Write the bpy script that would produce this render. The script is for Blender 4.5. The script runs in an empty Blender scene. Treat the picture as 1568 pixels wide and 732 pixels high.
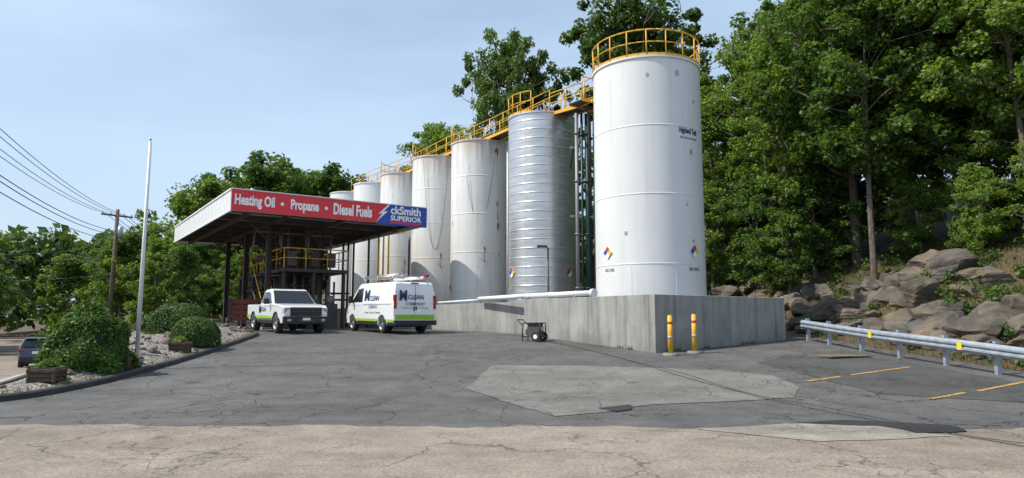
import bpy, bmesh, math, random
import numpy as np
from mathutils import Vector, Matrix

random.seed(7)
SC = bpy.context.scene
COL = SC.collection
rad = math.radians

# ------------------------------------------------------------ terrain
def smooth(a, b, x):
    t = min(1, max(0, (x - a) / (b - a))); return t * t * (3 - 2 * t)
DY = [-1e4, 12, 14, 16, 18, 20, 22, 24, 26, 28.5, 32, 40, 1e4]
DZ = [0, 0, .05, .16, .30, .42, .54, .69, .84, .97, 1.05, 1.1, 1.1]
SY = [-1e4, 12, 20, 28, 40, 60, 1e4]
SZ = [0, 0, -.3, -.62, -1.1, -1.35, -1.5]
XBY = [-1e4, 12, 13.4, 16.5, 22, 28, 32, 60, 200]
XBX = [-10.3, -10.3, -10.4, -11.5, -13.1, -15.6, -17.6, -35, -110]
XLY = [-60, 10, 18, 26, 30, 110, 400]
XLX = [14.5, 13.4, 12.6, 11.5, 12.8, -42, -240]
HS = [-1e4, 0, .6, 4.5, 12, 40, 80, 1e4]
HZ = [0, 0, .12, 2.6, 5.2, 12.5, 16, 16]
def xl(y): return float(np.interp(y, XLY, XLX))
def hgt(x, y):
    d = float(np.interp(y, DY, DZ)); s = float(np.interp(y, SY, SZ))
    xb = float(np.interp(y, XBY, XBX))
    k = smooth(xb - 2.0, xb - .1, x)
    z = d * k + s * (1 - k)
    kk = .97 if y < 28 else .83
    z += float(np.interp((x - xl(y)) * kk, HS, HZ)) * (.45 + .55 * smooth(18, 28, y))
    return z

# ------------------------------------------------------------ materials
def new_mat(name):
    m = bpy.data.materials.new(name); m.use_nodes = True
    nt = m.node_tree; b = nt.nodes['Principled BSDF']
    return m, nt, b
def ramp(nt, p0, c0, p1, c1):
    r = nt.nodes.new('ShaderNodeValToRGB'); e = r.color_ramp.elements
    e[0].position = p0; e[0].color = (*c0, 1); e[1].position = p1; e[1].color = (*c1, 1)
    return r
def noise(nt, coord, scale, detail=4, rough=.55, sc=None):
    n = nt.nodes.new('ShaderNodeTexNoise'); n.inputs['Scale'].default_value = scale
    n.inputs['Detail'].default_value = detail; n.inputs['Roughness'].default_value = rough
    if sc:
        mp = nt.nodes.new('ShaderNodeMapping'); mp.inputs['Scale'].default_value = sc
        nt.links.new(coord, mp.inputs['Vector']); nt.links.new(mp.outputs[0], n.inputs['Vector'])
    else: nt.links.new(coord, n.inputs['Vector'])
    return n
def mixc(nt, fac, a, b, mode='MIX'):
    m = nt.nodes.new('ShaderNodeMix'); m.data_type = 'RGBA'; m.blend_type = mode
    ia = [i for i in m.inputs if i.name == 'A' and i.type == 'RGBA'][0]
    ib = [i for i in m.inputs if i.name == 'B' and i.type == 'RGBA'][0]
    fi = [i for i in m.inputs if i.name == 'Factor' and i.type == 'VALUE'][0]
    for sock, val in ((fi, fac), (ia, a), (ib, b)):
        if isinstance(val, bpy.types.NodeSocket): nt.links.new(val, sock)
        elif isinstance(val, (int, float)): sock.default_value = val
        else: sock.default_value = (*val, 1)
    return [o for o in m.outputs if o.type == 'RGBA'][0]
def mth(nt, op, a, b=0.0, c=None):
    m = nt.nodes.new('ShaderNodeMath'); m.operation = op
    for i, val in enumerate((a, b) if c is None else (a, b, c)):
        if isinstance(val, bpy.types.NodeSocket): nt.links.new(val, m.inputs[i])
        else: m.inputs[i].default_value = val
    return m.outputs[0]
def bump(nt, b, h, strength=.3, dist=.02):
    n = nt.nodes.new('ShaderNodeBump'); n.inputs['Strength'].default_value = strength
    n.inputs['Distance'].default_value = dist
    nt.links.new(h, n.inputs['Height']); nt.links.new(n.outputs[0], b.inputs['Normal'])
def coord(nt, kind='Object'):
    return nt.nodes.new('ShaderNodeTexCoord').outputs[kind]

def simple(name, c1, c2=None, scale=4, rough=.6, metal=0, bmp=0, bscale=40, coat=0):
    m, nt, b = new_mat(name)
    if c2 is None: c2 = tuple(x * .85 for x in c1)
    co = coord(nt); n = noise(nt, co, scale, 6)
    r = ramp(nt, .35, c2, .65, c1); nt.links.new(n.outputs['Fac'], r.inputs[0])
    nt.links.new(r.outputs[0], b.inputs['Base Color'])
    b.inputs['Roughness'].default_value = rough; b.inputs['Metallic'].default_value = metal
    if coat: b.inputs['Coat Weight'].default_value = coat
    if bmp:
        n2 = noise(nt, co, bscale, 4); bump(nt, b, n2.outputs['Fac'], bmp, .02)
    return m

M = {}
M['white'] = simple('white_paint', (.78, .79, .79), (.70, .71, .71), 2, .35)
M['carwhite'] = simple('vehicle_white', (.80, .81, .82), (.78, .79, .80), 2, .25, coat=.6)
M['black'] = simple('black_plastic', (.02, .02, .02), rough=.5)
M['rubber'] = simple('tyre_rubber', (.025, .025, .025), (.035, .033, .03), 10, .85)
M['glass'] = simple('dark_glass', (.012, .015, .018), rough=.06)
M['chrome'] = simple('chrome', (.6, .6, .6), rough=.2, metal=1)
M['alu'] = simple('aluminium', (.5, .5, .5), (.4, .4, .4), rough=.4, metal=.8)
M['yellow'] = simple('safety_yellow', (.78, .43, .03), (.62, .32, .03), 6, .5)
M['linepaint'] = simple('road_yellow', (.60, .33, .05), (.18, .14, .07), 16, .8)
M['whiteline'] = simple('road_white', (.5, .48, .44), (.27, .25, .22), 7, .8)
M['red'] = simple('sign_red', (.70, .03, .045), (.66, .028, .04), 1, .4)
M['blue'] = simple('sign_blue', (.02, .07, .42), (.018, .06, .38), 1, .4)
M['signwhite'] = simple('sign_white', (.88, .88, .88), (.86, .86, .86), rough=.4)
M['redlens'] = simple('red_lens', (.4, .01, .01), rough=.2)
M['lens'] = simple('headlight_lens', (.55, .57, .6), (.3, .3, .32), 12, rough=.1)
M['lime'] = simple('lime_stripe', (.30, .55, .03), rough=.4)
M['navy'] = simple('logo_navy', (.01, .025, .10), rough=.4)
M['logogrey'] = simple('logo_grey', (.12, .14, .17), rough=.4)
M['brownsteel'] = simple('painted_steel_brown', (.035, .022, .02), (.05, .035, .03), 5, .6)
M['darksteel'] = simple('dark_steel', (.05, .052, .055), (.08, .07, .06), 8, .6)
M['pipegreen'] = simple('pipe_green', (.015, .05, .04), rough=.5)
M['pipegrey'] = simple('pipe_grey', (.22, .23, .24), rough=.5, metal=.3)
M['galv'] = simple('galvanised', (.42, .47, .53), (.30, .34, .39), 5, .45, metal=.35)
M['wood'] = simple('weathered_wood', (.10, .065, .04), (.05, .034, .024), 10, .85, bmp=.3)
M['polewood'] = simple('pole_wood', (.15, .115, .09), (.09, .07, .055), 6, .9)
M['soil'] = simple('soil', (.05, .035, .022), rough=.95)
M['soffit'] = simple('soffit_panel', (.50, .51, .52), (.42, .43, .44), 1.5, .6)
M['suv'] = simple('suv_paint', (.03, .045, .075), rough=.25, coat=.7)
M['rustred'] = simple('rust_red', (.22, .05, .035), (.12, .035, .028), 8, .8)
M['orange'] = simple('orange_band', (.6, .09, .02), rough=.6)
M['wire'] = simple('wire_black', (.02, .02, .022), rough=.6)
M['yellowsq'] = simple('placard_yellow', (.75, .58, .03), rough=.5)

def concrete_mat():
    m, nt, b = new_mat('wall_concrete'); co = coord(nt)
    n = noise(nt, co, .9, 8, .65); r = ramp(nt, .3, (.25, .25, .24), .72, (.38, .38, .365))
    nt.links.new(n.outputs['Fac'], r.inputs[0])
    st = noise(nt, co, 1.2, 5, .6, (3, 3, .25)); rs = ramp(nt, .45, (1, 1, 1), .72, (.62, .61, .58))
    nt.links.new(st.outputs['Fac'], rs.inputs[0])
    c = mixc(nt, 1.0, r.outputs[0], rs.outputs[0], 'MULTIPLY')
    sep = nt.nodes.new('ShaderNodeSeparateXYZ'); nt.links.new(co, sep.inputs[0])
    def line(s, off, per, w):
        f = mth(nt, 'FRACT', mth(nt, 'DIVIDE', mth(nt, 'ADD', s, off), per))
        return mth(nt, 'LESS_THAN', f, w)
    l = mth(nt, 'MAXIMUM', line(sep.outputs[0], .61, 1.22, .018), line(sep.outputs[1], .61, 1.22, .018))
    v = noise(nt, co, 30, 3)
    c2 = mixc(nt, mth(nt, 'MULTIPLY', l, .35), c, (.10, .10, .095))
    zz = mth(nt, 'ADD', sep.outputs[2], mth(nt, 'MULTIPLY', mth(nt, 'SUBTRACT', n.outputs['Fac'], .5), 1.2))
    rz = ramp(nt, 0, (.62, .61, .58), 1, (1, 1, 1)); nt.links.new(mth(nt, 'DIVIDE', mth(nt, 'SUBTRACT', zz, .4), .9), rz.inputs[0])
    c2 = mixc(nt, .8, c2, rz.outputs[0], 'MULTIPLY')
    nt.links.new(c2, b.inputs['Base Color']); b.inputs['Roughness'].default_value = .88
    bump(nt, b, mth(nt, 'SUBTRACT', v.outputs['Fac'], mth(nt, 'MULTIPLY', l, 1.0)), .25, .01)
    return m
M['wall'] = concrete_mat()

def tank_mat(name, base=(.72, .73, .735), rust=.0, streak=.2):
    m, nt, b = new_mat(name); co = coord(nt)
    n = noise(nt, co, .5, 5); r = ramp(nt, .3, tuple(x * .92 for x in base), .7, base); nt.links.new(n.outputs['Fac'], r.inputs[0])
    st = noise(nt, co, 1.6, 5, .6, (2.5, 2.5, .12)); rs = ramp(nt, .5, (1, 1, 1), .8, (.70, .68, .62)); nt.links.new(st.outputs['Fac'], rs.inputs[0])
    c = mixc(nt, streak, r.outputs[0], rs.outputs[0], 'MULTIPLY')
    if rust > 0:
        s1 = noise(nt, co, 1.1, 7, .65, (1.8, 1.8, .55)); rr = ramp(nt, .68 - rust * .06, (0, 0, 0), .72 - rust * .05, (1, 1, 1)); nt.links.new(s1.outputs['Fac'], rr.inputs[0])
        c = mixc(nt, rr.outputs[0], c, (.20, .085, .03))
        s2 = noise(nt, co, 1.3, 4, .6, (2.2, 2.2, .10)); r2 = ramp(nt, .58, (0, 0, 0), .85, (.7, .7, .7)); nt.links.new(s2.outputs['Fac'], r2.inputs[0])
        c = mixc(nt, r2.outputs[0], c, (.42, .27, .14))
        sp = nt.nodes.new('ShaderNodeSeparateXYZ'); nt.links.new(co, sp.inputs[0])
        s3 = noise(nt, co, 1.0, 3, .5, (4, 4, .05)); lim = mth(nt, 'ADD', mth(nt, 'MULTIPLY', s3.outputs['Fac'], -5.0), 13.6)
        r3 = ramp(nt, .0, (0, 0, 0), 1.0, (.45, .45, .45)); nt.links.new(mth(nt, 'SUBTRACT', sp.outputs[2], lim), r3.inputs[0])
        c = mixc(nt, r3.outputs[0], c, (.34, .17, .07))
    nt.links.new(c, b.inputs['Base Color']); b.inputs['Roughness'].default_value = .38
    return m
M['tank'] = tank_mat('tank_white', streak=.35)
M['tankrust'] = tank_mat('tank_white_rusty', (.72, .72, .70), rust=1, streak=.6)
def galv_tank():
    m, nt, b = new_mat('tank_galvanised'); co = coord(nt)
    n = noise(nt, co, .8, 6, .6, (1, 1, 3)); r = ramp(nt, .3, (.50, .51, .52), .7, (.66, .67, .68)); nt.links.new(n.outputs['Fac'], r.inputs[0])
    nt.links.new(r.outputs[0], b.inputs['Base Color']); b.inputs['Metallic'].default_value = .7; b.inputs['Roughness'].default_value = .36
    bump(nt, b, noise(nt, co, 1.2, 3, .5, (1, 1, 4)).outputs['Fac'], .35, .05)
    return m
M['tankgalv'] = galv_tank()

def pavement(name, ca, cb, crackamt=1.0, speck=.25, crackscale=.55):
    m, nt, b = new_mat(name); co = coord(nt)
    big = noise(nt, co, .16, 6, .6); r = ramp(nt, .32, ca, .68, cb); nt.links.new(big.outputs['Fac'], r.inputs[0])
    fine = noise(nt, co, 26, 3, .7); rf = ramp(nt, .3, (1 - speck,) * 3, .7, (1 + speck,) * 3); nt.links.new(fine.outputs['Fac'], rf.inputs[0])
    c = mixc(nt, 1.0, r.outputs[0], rf.outputs[0], 'MULTIPLY')
    mid = noise(nt, co, 1.3, 8, .75); rm = ramp(nt, .35, (.78, .78, .78), .65, (1.15, 1.15, 1.15)); nt.links.new(mid.outputs['Fac'], rm.inputs[0])
    c = mixc(nt, 1.0, c, rm.outputs[0], 'MULTIPLY')
    stn = noise(nt, co, .35, 5, .6, (.5, 1.6, 1)); rst = ramp(nt, .50, (1, 1, 1), .72, (.66, .64, .62)); nt.links.new(stn.outputs['Fac'], rst.inputs[0])
    c = mixc(nt, .85, c, rst.outputs[0], 'MULTIPLY')
    oil = noise(nt, co, .9, 2, .5); ro = ramp(nt, .70, (1, 1, 1), .76, (.6, .6, .6)); nt.links.new(oil.outputs['Fac'], ro.inputs[0])
    c = mixc(nt, 1.0, c, ro.outputs[0], 'MULTIPLY')
    dn = noise(nt, co, 1.1, 4, .6)
    add = nt.nodes.new('ShaderNodeVectorMath'); add.operation = 'MULTIPLY_ADD'
    nt.links.new(dn.outputs['Color'], add.inputs[0]); add.inputs[1].default_value = (.9, .9, .9); nt.links.new(co, add.inputs[2])
    tot = None
    for sc, w, ml, mh in ((crackscale, .010, .43, .49), (crackscale * 4.2, .030, .54, .60)):
        vo = nt.nodes.new('ShaderNodeTexVoronoi'); vo.feature = 'DISTANCE_TO_EDGE'; vo.inputs['Scale'].default_value = sc
        nt.links.new(add.outputs[0], vo.inputs['Vector'])
        l = mth(nt, 'LESS_THAN', vo.outputs['Distance'], w * .8)
        mk = noise(nt, co, .22 if sc < 1 else .3, 3); rk = ramp(nt, ml, (0, 0, 0), mh, (1, 1, 1)); nt.links.new(mk.outputs['Fac'], rk.inputs[0])
        l = mth(nt, 'MULTIPLY', l, rk.outputs[0])
        tot = l if tot is None else mth(nt, 'MAXIMUM', tot, l)
    c = mixc(nt, mth(nt, 'MULTIPLY', tot, .75 * crackamt), c, (.024, .022, .02))
    nt.links.new(c, b.inputs['Base Color']); b.inputs['Roughness'].default_value = .85
    b.inputs['Specular IOR Level'].default_value = .3
    bump(nt, b, mth(nt, 'SUBTRACT', fine.outputs['Fac'], tot), .5, .012)
    return m
M['asphalt'] = pavement('asphalt', (.086, .085, .084), (.126, .123, .119), 1.0, .38)
M['street'] = pavement('street_old_asphalt', (.215, .178, .143), (.30, .253, .207), .7, .36, .45)
M['patch'] = pavement('asphalt_patch', (.155, .148, .135), (.195, .186, .17), .8, .32, .7)
M['apron'] = pavement('concrete_apron', (.25, .225, .195), (.31, .285, .245), .4, .25, .5)
M['darkpatch'] = pavement('dark_asphalt_patch', (.03, .03, .031), (.05, .05, .05), .5, .3, .7)
M['newasph'] = pavement('newer_asphalt', (.062, .061, .061), (.088, .087, .085), .8, .3)
M['sidewalk'] = simple('sidewalk_concrete', (.38, .345, .30), (.30, .275, .24), 2, .9, bmp=.2)
M['kerb'] = simple('kerb_asphalt', (.06, .06, .06), (.035, .035, .035), 3, .9, bmp=.3)

def gravel_mat():
    m, nt, b = new_mat('gravel'); co = coord(nt)
    vo = nt.nodes.new('ShaderNodeTexVoronoi'); vo.inputs['Scale'].default_value = 13; nt.links.new(co, vo.inputs['Vector'])
    r = ramp(nt, 0, (.12, .105, .09), 1, (.44, .40, .35))
    sp = nt.nodes.new('ShaderNodeSeparateColor'); nt.links.new(vo.outputs['Color'], sp.inputs[0]); nt.links.new(sp.outputs[0], r.inputs[0])
    d = ramp(nt, .3, (1, 1, 1), .75, (.35, .35, .35)); nt.links.new(vo.outputs['Distance'], d.inputs[0])
    c = mixc(nt, 1.0, r.outputs[0], d.outputs[0], 'MULTIPLY')
    nt.links.new(c, b.inputs['Base Color']); b.inputs['Roughness'].default_value = .9
    bump(nt, b, mth(nt, 'MULTIPLY', vo.outputs['Distance'], -1), 1.0, .04)
    return m
M['gravel'] = gravel_mat()
def rock_mat():
    m, nt, b = new_mat('rock'); co = coord(nt)
    n = noise(nt, co, .9, 9, .65); r = ramp(nt, .32, (.055, .046, .038), .7, (.22, .188, .155)); nt.links.new(n.outputs['Fac'], r.inputs[0])
    n2 = noise(nt, co, .6, 3); r2 = ramp(nt, .42, (.72, .75, .78), .62, (1.12, 1.0, .86)); nt.links.new(n2.outputs['Fac'], r2.inputs[0])
    c = mixc(nt, 1.0, r.outputs[0], r2.outputs[0], 'MULTIPLY')
    n3 = noise(nt, co, 2.2, 5, .7); r3 = ramp(nt, .60, (0, 0, 0), .68, (.6, .6, .6)); nt.links.new(n3.outputs['Fac'], r3.inputs[0])
    c = mixc(nt, r3.outputs[0], c, (.05, .06, .03))
    nt.links.new(c, b.inputs['Base Color']); b.inputs['Roughness'].default_value = .9
    bump(nt, b, noise(nt, co, 5, 8, .7).outputs['Fac'], .9, .08)
    return m
M['rock'] = rock_mat()
def ground_mat():
    m, nt, b = new_mat('ground_soil_grass'); co = coord(nt)
    n = noise(nt, co, .45, 8, .7); r = ramp(nt, .36, (.03, .045, .013), .58, (.115, .08, .045)); nt.links.new(n.outputs['Fac'], r.inputs[0])
    nt.links.new(r.outputs[0], b.inputs['Base Color']); b.inputs['Roughness'].default_value = .95
    bump(nt, b, noise(nt, co, 9, 6, .7).outputs['Fac'], .8, .1)
    return m
M['ground'] = ground_mat()
def leaf_mat(name, ca, cb, tr=.35):
    m, nt, b = new_mat(name)
    g = nt.nodes.new('ShaderNodeNewGeometry'); n = noise(nt, g.outputs['Position'], .45, 3, .6)
    oi = nt.nodes.new('ShaderNodeObjectInfo')
    f = mth(nt, 'ADD', n.outputs['Fac'], mth(nt, 'MULTIPLY', mth(nt, 'SUBTRACT', oi.outputs['Random'], .5), .4))
    f = mth(nt, 'ADD', f, mth(nt, 'MULTIPLY', mth(nt, 'SUBTRACT', g.outputs['Random Per Island'], .5), .4))
    r = ramp(nt, .3, ca, .72, cb); nt.links.new(f, r.inputs[0])
    nt.links.new(r.outputs[0], b.inputs['Base Color']); b.inputs['Roughness'].default_value = .5
    b.inputs['Specular IOR Level'].default_value = .3
    t = nt.nodes.new('ShaderNodeBsdfTranslucent')
    tc = mixc(nt, 1.0, r.outputs[0], (1.7, 1.6, .6), 'MULTIPLY'); nt.links.new(tc, t.inputs['Color'])
    mx = nt.nodes.new('ShaderNodeMixShader'); mx.inputs[0].default_value = tr
    nt.links.new(b.outputs[0], mx.inputs[1]); nt.links.new(t.outputs[0], mx.inputs[2])
    nt.links.new(mx.outputs[0], nt.nodes['Material Output'].inputs['Surface'])
    return m
M['leaf'] = leaf_mat('foliage', (.052, .112, .024), (.175, .265, .054), .44)
M['leafdark'] = leaf_mat('foliage_dark', (.040, .085, .022), (.105, .17, .042), .38)
M['leafshrub'] = leaf_mat('foliage_shrub', (.025, .065, .012), (.075, .15, .024), .22)
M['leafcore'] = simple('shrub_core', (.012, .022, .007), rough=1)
M['bark'] = simple('bark', (.17, .14, .115), (.08, .065, .05), 5, .95, bmp=.6, bscale=12)
M['grassblade'] = leaf_mat('grass_blades', (.06, .085, .02), (.20, .16, .07))

# ------------------------------------------------------------ mesh builder
class MB:
    def __init__(s): s.v = []; s.f = []; s.mi = []; s.sm = []; s.mats = []
    def midx(s, m):
        if m not in s.mats: s.mats.append(m)
        return s.mats.index(m)
    def add(s, vs, fs, mat, smooth=False):
        o = len(s.v); s.v += [tuple(v) for v in vs]
        k = s.midx(mat)
        for i, f in enumerate(fs):
            s.f.append([o + j for j in f]); s.mi.append(k)
            s.sm.append(smooth[i] if isinstance(smooth, list) else smooth)
    def box(s, c, d, mat, rz=0, R=None):
        x, y, z = d[0] / 2, d[1] / 2, d[2] / 2
        vs = [Vector((a * x, b * y, e * z)) for a in (-1, 1) for b in (-1, 1) for e in (-1, 1)]
        if R is None: R = Matrix.Rotation(rz, 3, 'Z')
        vs = [R @ v + Vector(c) for v in vs]
        s.add(vs, [(0, 1, 3, 2), (4, 6, 7, 5), (0, 4, 5, 1), (2, 3, 7, 6), (0, 2, 6, 4), (1, 5, 7, 3)], mat)
    def bx(s, x0, x1, y0, y1, z0, z1, mat):
        s.box(((x0 + x1) / 2, (y0 + y1) / 2, (z0 + z1) / 2), (x1 - x0, y1 - y0, z1 - z0), mat)
    def cyl(s, p0, p1, r, mat, seg=12, r2=None, caps=True):
        p0 = Vector(p0); p1 = Vector(p1); r2 = r if r2 is None else r2
        d = (p1 - p0).normalized(); a = d.orthogonal().normalized(); b = d.cross(a)
        vs = []
        for p, q in ((p0, r), (p1, r2)):
            for i in range(seg):
                t = 2 * math.pi * i / seg; vs.append(p + (a * math.cos(t) + b * math.sin(t)) * q)
        fs = [(i, (i + 1) % seg, seg + (i + 1) % seg, seg + i) for i in range(seg)]; sm = [True] * seg
        if caps: fs += [tuple(range(seg - 1, -1, -1)), tuple(range(seg, 2 * seg))]; sm += [False, False]
        s.add(vs, fs, mat, sm)
    def tube(s, pts, r, mat, seg=6, closed=False):
        n = len(pts)
        for i in range(n if closed else n - 1): s.cyl(pts[i], pts[(i + 1) % n], r, mat, seg)
    def lathe(s, prof, mat, seg=48, c=(0, 0), smooth=True):
        vs = []; k = len(prof)
        for i in range(seg):
            t = 2 * math.pi * i / seg
            for (r, z) in prof: vs.append((c[0] + r * math.cos(t), c[1] + r * math.sin(t), z))
        fs = []
        for i in range(seg):
            j = (i + 1) % seg
            for q in range(k - 1): fs.append((i * k + q, j * k + q, j * k + q + 1, i * k + q + 1))
        s.add(vs, fs, mat, smooth)
    def prism(s, prof, yf, mat):
        n = len(prof)
        vs = [(x, -yf(x, z), z) for x, z in prof] + [(x, yf(x, z), z) for x, z in prof]
        fs = [tuple(range(n)), tuple(range(2 * n - 1, n - 1, -1))] + [(i, n + i, n + (i + 1) % n, (i + 1) % n) for i in range(n)]
        s.add(vs, fs, mat)
    def obj(s, name, parent=None, loc=(0, 0, 0), rz=0, bevel=0, seg=2):
        me = bpy.data.meshes.new(name); me.from_pydata(s.v, [], s.f)
        for m in s.mats: me.materials.append(m)
        me.polygons.foreach_set('material_index', s.mi); me.polygons.foreach_set('use_smooth', s.sm)
        me.update()
        o = bpy.data.objects.new(name, me); COL.objects.link(o)
        bm = bmesh.new(); bm.from_mesh(me); bmesh.ops.recalc_face_normals(bm, faces=bm.faces); bm.to_mesh(me); bm.free()
        o.location = loc; o.rotation_euler = (0, 0, rz)
        if parent: o.parent = parent
        if bevel:
            me.polygons.foreach_set('use_smooth', [True] * len(me.polygons))
            b = o.modifiers.new('b', 'BEVEL'); b.width = bevel; b.segments = seg; b.limit_method = 'ANGLE'; b.angle_limit = rad(20)
            w = o.modifiers.new('w', 'WEIGHTED_NORMAL'); w.keep_sharp = False
        return o

def empty(name, loc=(0, 0, 0), rz=0):
    e = bpy.data.objects.new(name, None); COL.objects.link(e); e.location = loc; e.rotation_euler = (0, 0, rz); e.empty_display_size = .2
    return e

def text(name, body, w, h, mat, origin, ax, up, parent=None, bold=.02, depth=.004):
    cu = bpy.data.curves.new(name, 'FONT'); cu.body = body; cu.size = 1; cu.offset = bold; cu.resolution_u = 3
    t = bpy.data.objects.new('tmp', cu); COL.objects.link(t)
    bpy.context.view_layer.update()
    me = bpy.data.meshes.new_from_object(t.evaluated_get(bpy.context.evaluated_depsgraph_get()))
    bpy.data.objects.remove(t)
    n = len(me.vertices); a = np.empty(n * 3); me.vertices.foreach_get('co', a); a = a.reshape(-1, 3)
    mn = a.min(0); mx = a.max(0); a[:, 0] = (a[:, 0] - mn[0]) / (mx[0] - mn[0]) * w; a[:, 1] = (a[:, 1] - mn[1]) / (mx[1] - mn[1]) * h
    ax = Vector(ax).normalized(); up = Vector(up).normalized(); nn = ax.cross(up)
    R = np.array([ax, up, nn]).T
    a[:, 2] = depth; a = a @ R.T + np.array(origin)
    me.vertices.foreach_set('co', a.ravel()); me.materials.clear(); me.materials.append(mat); me.update()
    o = bpy.data.objects.new(name, me); COL.objects.link(o)
    if parent: o.parent = parent
    return o

# ------------------------------------------------------------ ground sheets
GX = [-700, -450, -300, -220, -160, -120, -95, -75, -62, -52] + list(range(-46, 37)) + [40, 46, 54, 65, 80, 100, 130, 180, 260, 400, 700]
GY = [-500, -200, -100, -50, -30, -20, -12, -6, 0, 4, 8] + list(range(10, 66)) + [70, 76, 84, 94, 106, 120, 140, 170, 220, 300, 450, 700, 1000]
vs = [(x, y, hgt(x, y) - .05) for y in GY for x in GX]; nx = len(GX)
fs = [(j * nx + i, j * nx + i + 1, (j + 1) * nx + i + 1, (j + 1) * nx + i) for j in range(len(GY) - 1) for i in range(nx - 1)]
g = MB(); g.add(vs, fs, M['ground'], True); g.obj('ground')

def sheet(name, pts, off, mat, zf=None, step=None, smooth_=False):
    bm = bmesh.new(); vv = [bm.verts.new((x, y, 0)) for x, y in pts]; bm.faces.new(vv)
    bmesh.ops.triangulate(bm, faces=bm.faces[:])
    xs = [p[0] for p in pts]; ys = [p[1] for p in pts]
    gx = [x for x in GX if min(xs) < x < max(xs)]; gy = [y for y in GY if min(ys) < y < max(ys)]
    if step:
        gx = list(np.arange(math.floor(min(xs)), max(xs), step)); gy = list(np.arange(math.floor(min(ys)), max(ys), step))
    for x in gx: bmesh.ops.bisect_plane(bm, geom=bm.verts[:] + bm.edges[:] + bm.faces[:], plane_co=(x, 0, 0), plane_no=(1, 0, 0))
    for y in gy: bmesh.ops.bisect_plane(bm, geom=bm.verts[:] + bm.edges[:] + bm.faces[:], plane_co=(0, y, 0), plane_no=(0, 1, 0))
    f = zf or (lambda x, y: hgt(x, y))
    for v in bm.verts: v.co.z = f(v.co.x, v.co.y) + off
    bm.normal_update()
    bad = [q for q in bm.faces if q.calc_area() < 1e-7]
    if bad: bmesh.ops.delete(bm, geom=bad, context='FACES_ONLY')
    for q in bm.faces:
        if q.normal.z < 0: q.normal_flip()
    me = bpy.data.meshes.new(name); bm.to_mesh(me); bm.free()
    if smooth_:
        for p in me.polygons: p.use_smooth = True
    me.materials.append(mat); o = bpy.data.objects.new(name, me); COL.objects.link(o); return o
rj = random.Random(4)
def jag(P, amp=.035, st=.3):
    out = []
    for i in range(len(P)):
        a = Vector(P[i]); b = Vector(P[(i + 1) % len(P)]); n = max(1, int((b - a).length / st))
        for k in range(n):
            p = a.lerp(b, k / n); out.append((p.x + rj.uniform(-amp, amp), p.y + rj.uniform(-amp, amp)))
    return out

sheet('driveway', [(-10.2, 9.6), (13.6, 9.6), (12.8, 18), (11.7, 26), (9, 34), (2, 46), (-6, 60), (-24, 60), (-28, 50), (-17.4, 32), (-12.9, 22), (-11.3, 16.5), (-10.2, 13.4)], 0, M['asphalt'], smooth_=True)
def wav(x): return 10.5 - .022 * max(-12, min(12, x)) + .08 * math.sin(x * 1.7) + .06 * math.sin(x * 4.1 + 1) + .035 * math.sin(x * 9.3) + .02 * math.sin(x * 23)
# street built as a strip grid (front part) and a branch going away on the left
xs_ = [-60, -46, -36, -28, -22, -18, -15, -13] + [-11.6 + .15 * i for i in range(170)] + [15, 18, 22, 30, 45, 60]
ys_ = [-12, -6, 0, 4, 8]
vs = []; 
for x in xs_:
    for y in ys_ + [9.5, None]:
        yy = wav(x) if y is None else y
        vs.append((x, yy, hgt(x, yy) + .008))
k = len(ys_) + 2
fs = [(i * k + q, (i + 1) * k + q, (i + 1) * k + q + 1, i * k + q + 1) for i in range(len(xs_) - 1) for q in range(k - 1)]
g = MB(); g.add(vs, fs, M['street']); g.obj('street')
sheet('side_street', [(-10.6, 10.2), (-11.3, 11.0), (-11.9, 13), (-13.0, 16.5), (-14.9, 22), (-17.8, 28), (-24.6, 40), (-37, 60), (-64, 105),
                 (-80, 105), (-52, 60), (-40, 40), (-36, 28), (-40, 10.2)], .012, M['street'])
sheet('sidewalk', [(-10.5, 11.6), (-10.45, 13.5), (-11.6, 16.6), (-13.2, 22), (-15.7, 28), (-17.7, 32), (-19.4, 32), (-17.3, 28), (-14.5, 22), (-12.65, 16.5), (-11.5, 12.4)], .06, M['sidewalk'])
sheet('concrete_patch', jag([(-1.0, 15.1), (-.8, 16.6), (-.55, 18.9), (2.0, 18.8), (5.4, 17.9), (6.4, 17.0), (6.3, 15.3), (5.6, 13.9), (4.2, 13.4), (2.6, 13.0), (1.7, 12.2), (.75, 11.6), (.1, 12.9)]), .010, M['patch'])
sheet('concrete_apron', jag([(2.7, 10.2), (4.2, 10.75), (5.4, 10.65), (6.0, 9.6), (4.0, 9.2)]), .016, M['apron'])
sheet('dark_patch', jag([(4.3, 10.8), (5.3, 11.1), (6.6, 10.6), (6.5, 10.0), (5.7, 9.85), (5.5, 10.5)], .05), .022, M['darkpatch'])
sheet('dark_patch', jag([(8.2, 10.1), (9.2, 10.9), (12, 11.1), (12, 9.6), (9.0, 9.5)], .06), .022, M['darkpatch'])
sheet('dark_patch', jag([(1.5, 12.5), (2.2, 12.9), (2.1, 12.3), (1.8, 12.1)], .03, .2), .018, M['darkpatch'])
sheet('newer_patch', jag([(7.6, 14.4), (6.9, 19.5), (8.6, 21.5), (10.9, 20.5), (11.7, 15.5), (10.2, 13.0)]), .008, M['newasph'])
def strip(name, a, b, w, mat, off=.016):
    a = Vector(a); b = Vector(b); d = (b - a).normalized(); n = Vector((-d.y, d.x)) * w / 2
    return sheet(name, jag([tuple(a + n), tuple(a - n), tuple(b - n), tuple(b + n)], .01, .12), off, mat)
strip('parking_line', (6.8, 16.1), (7.9, 16.8), .10, M['linepaint']); strip('parking_line', (8.3, 17.05), (10.6, 18.5), .10, M['linepaint'])
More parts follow.
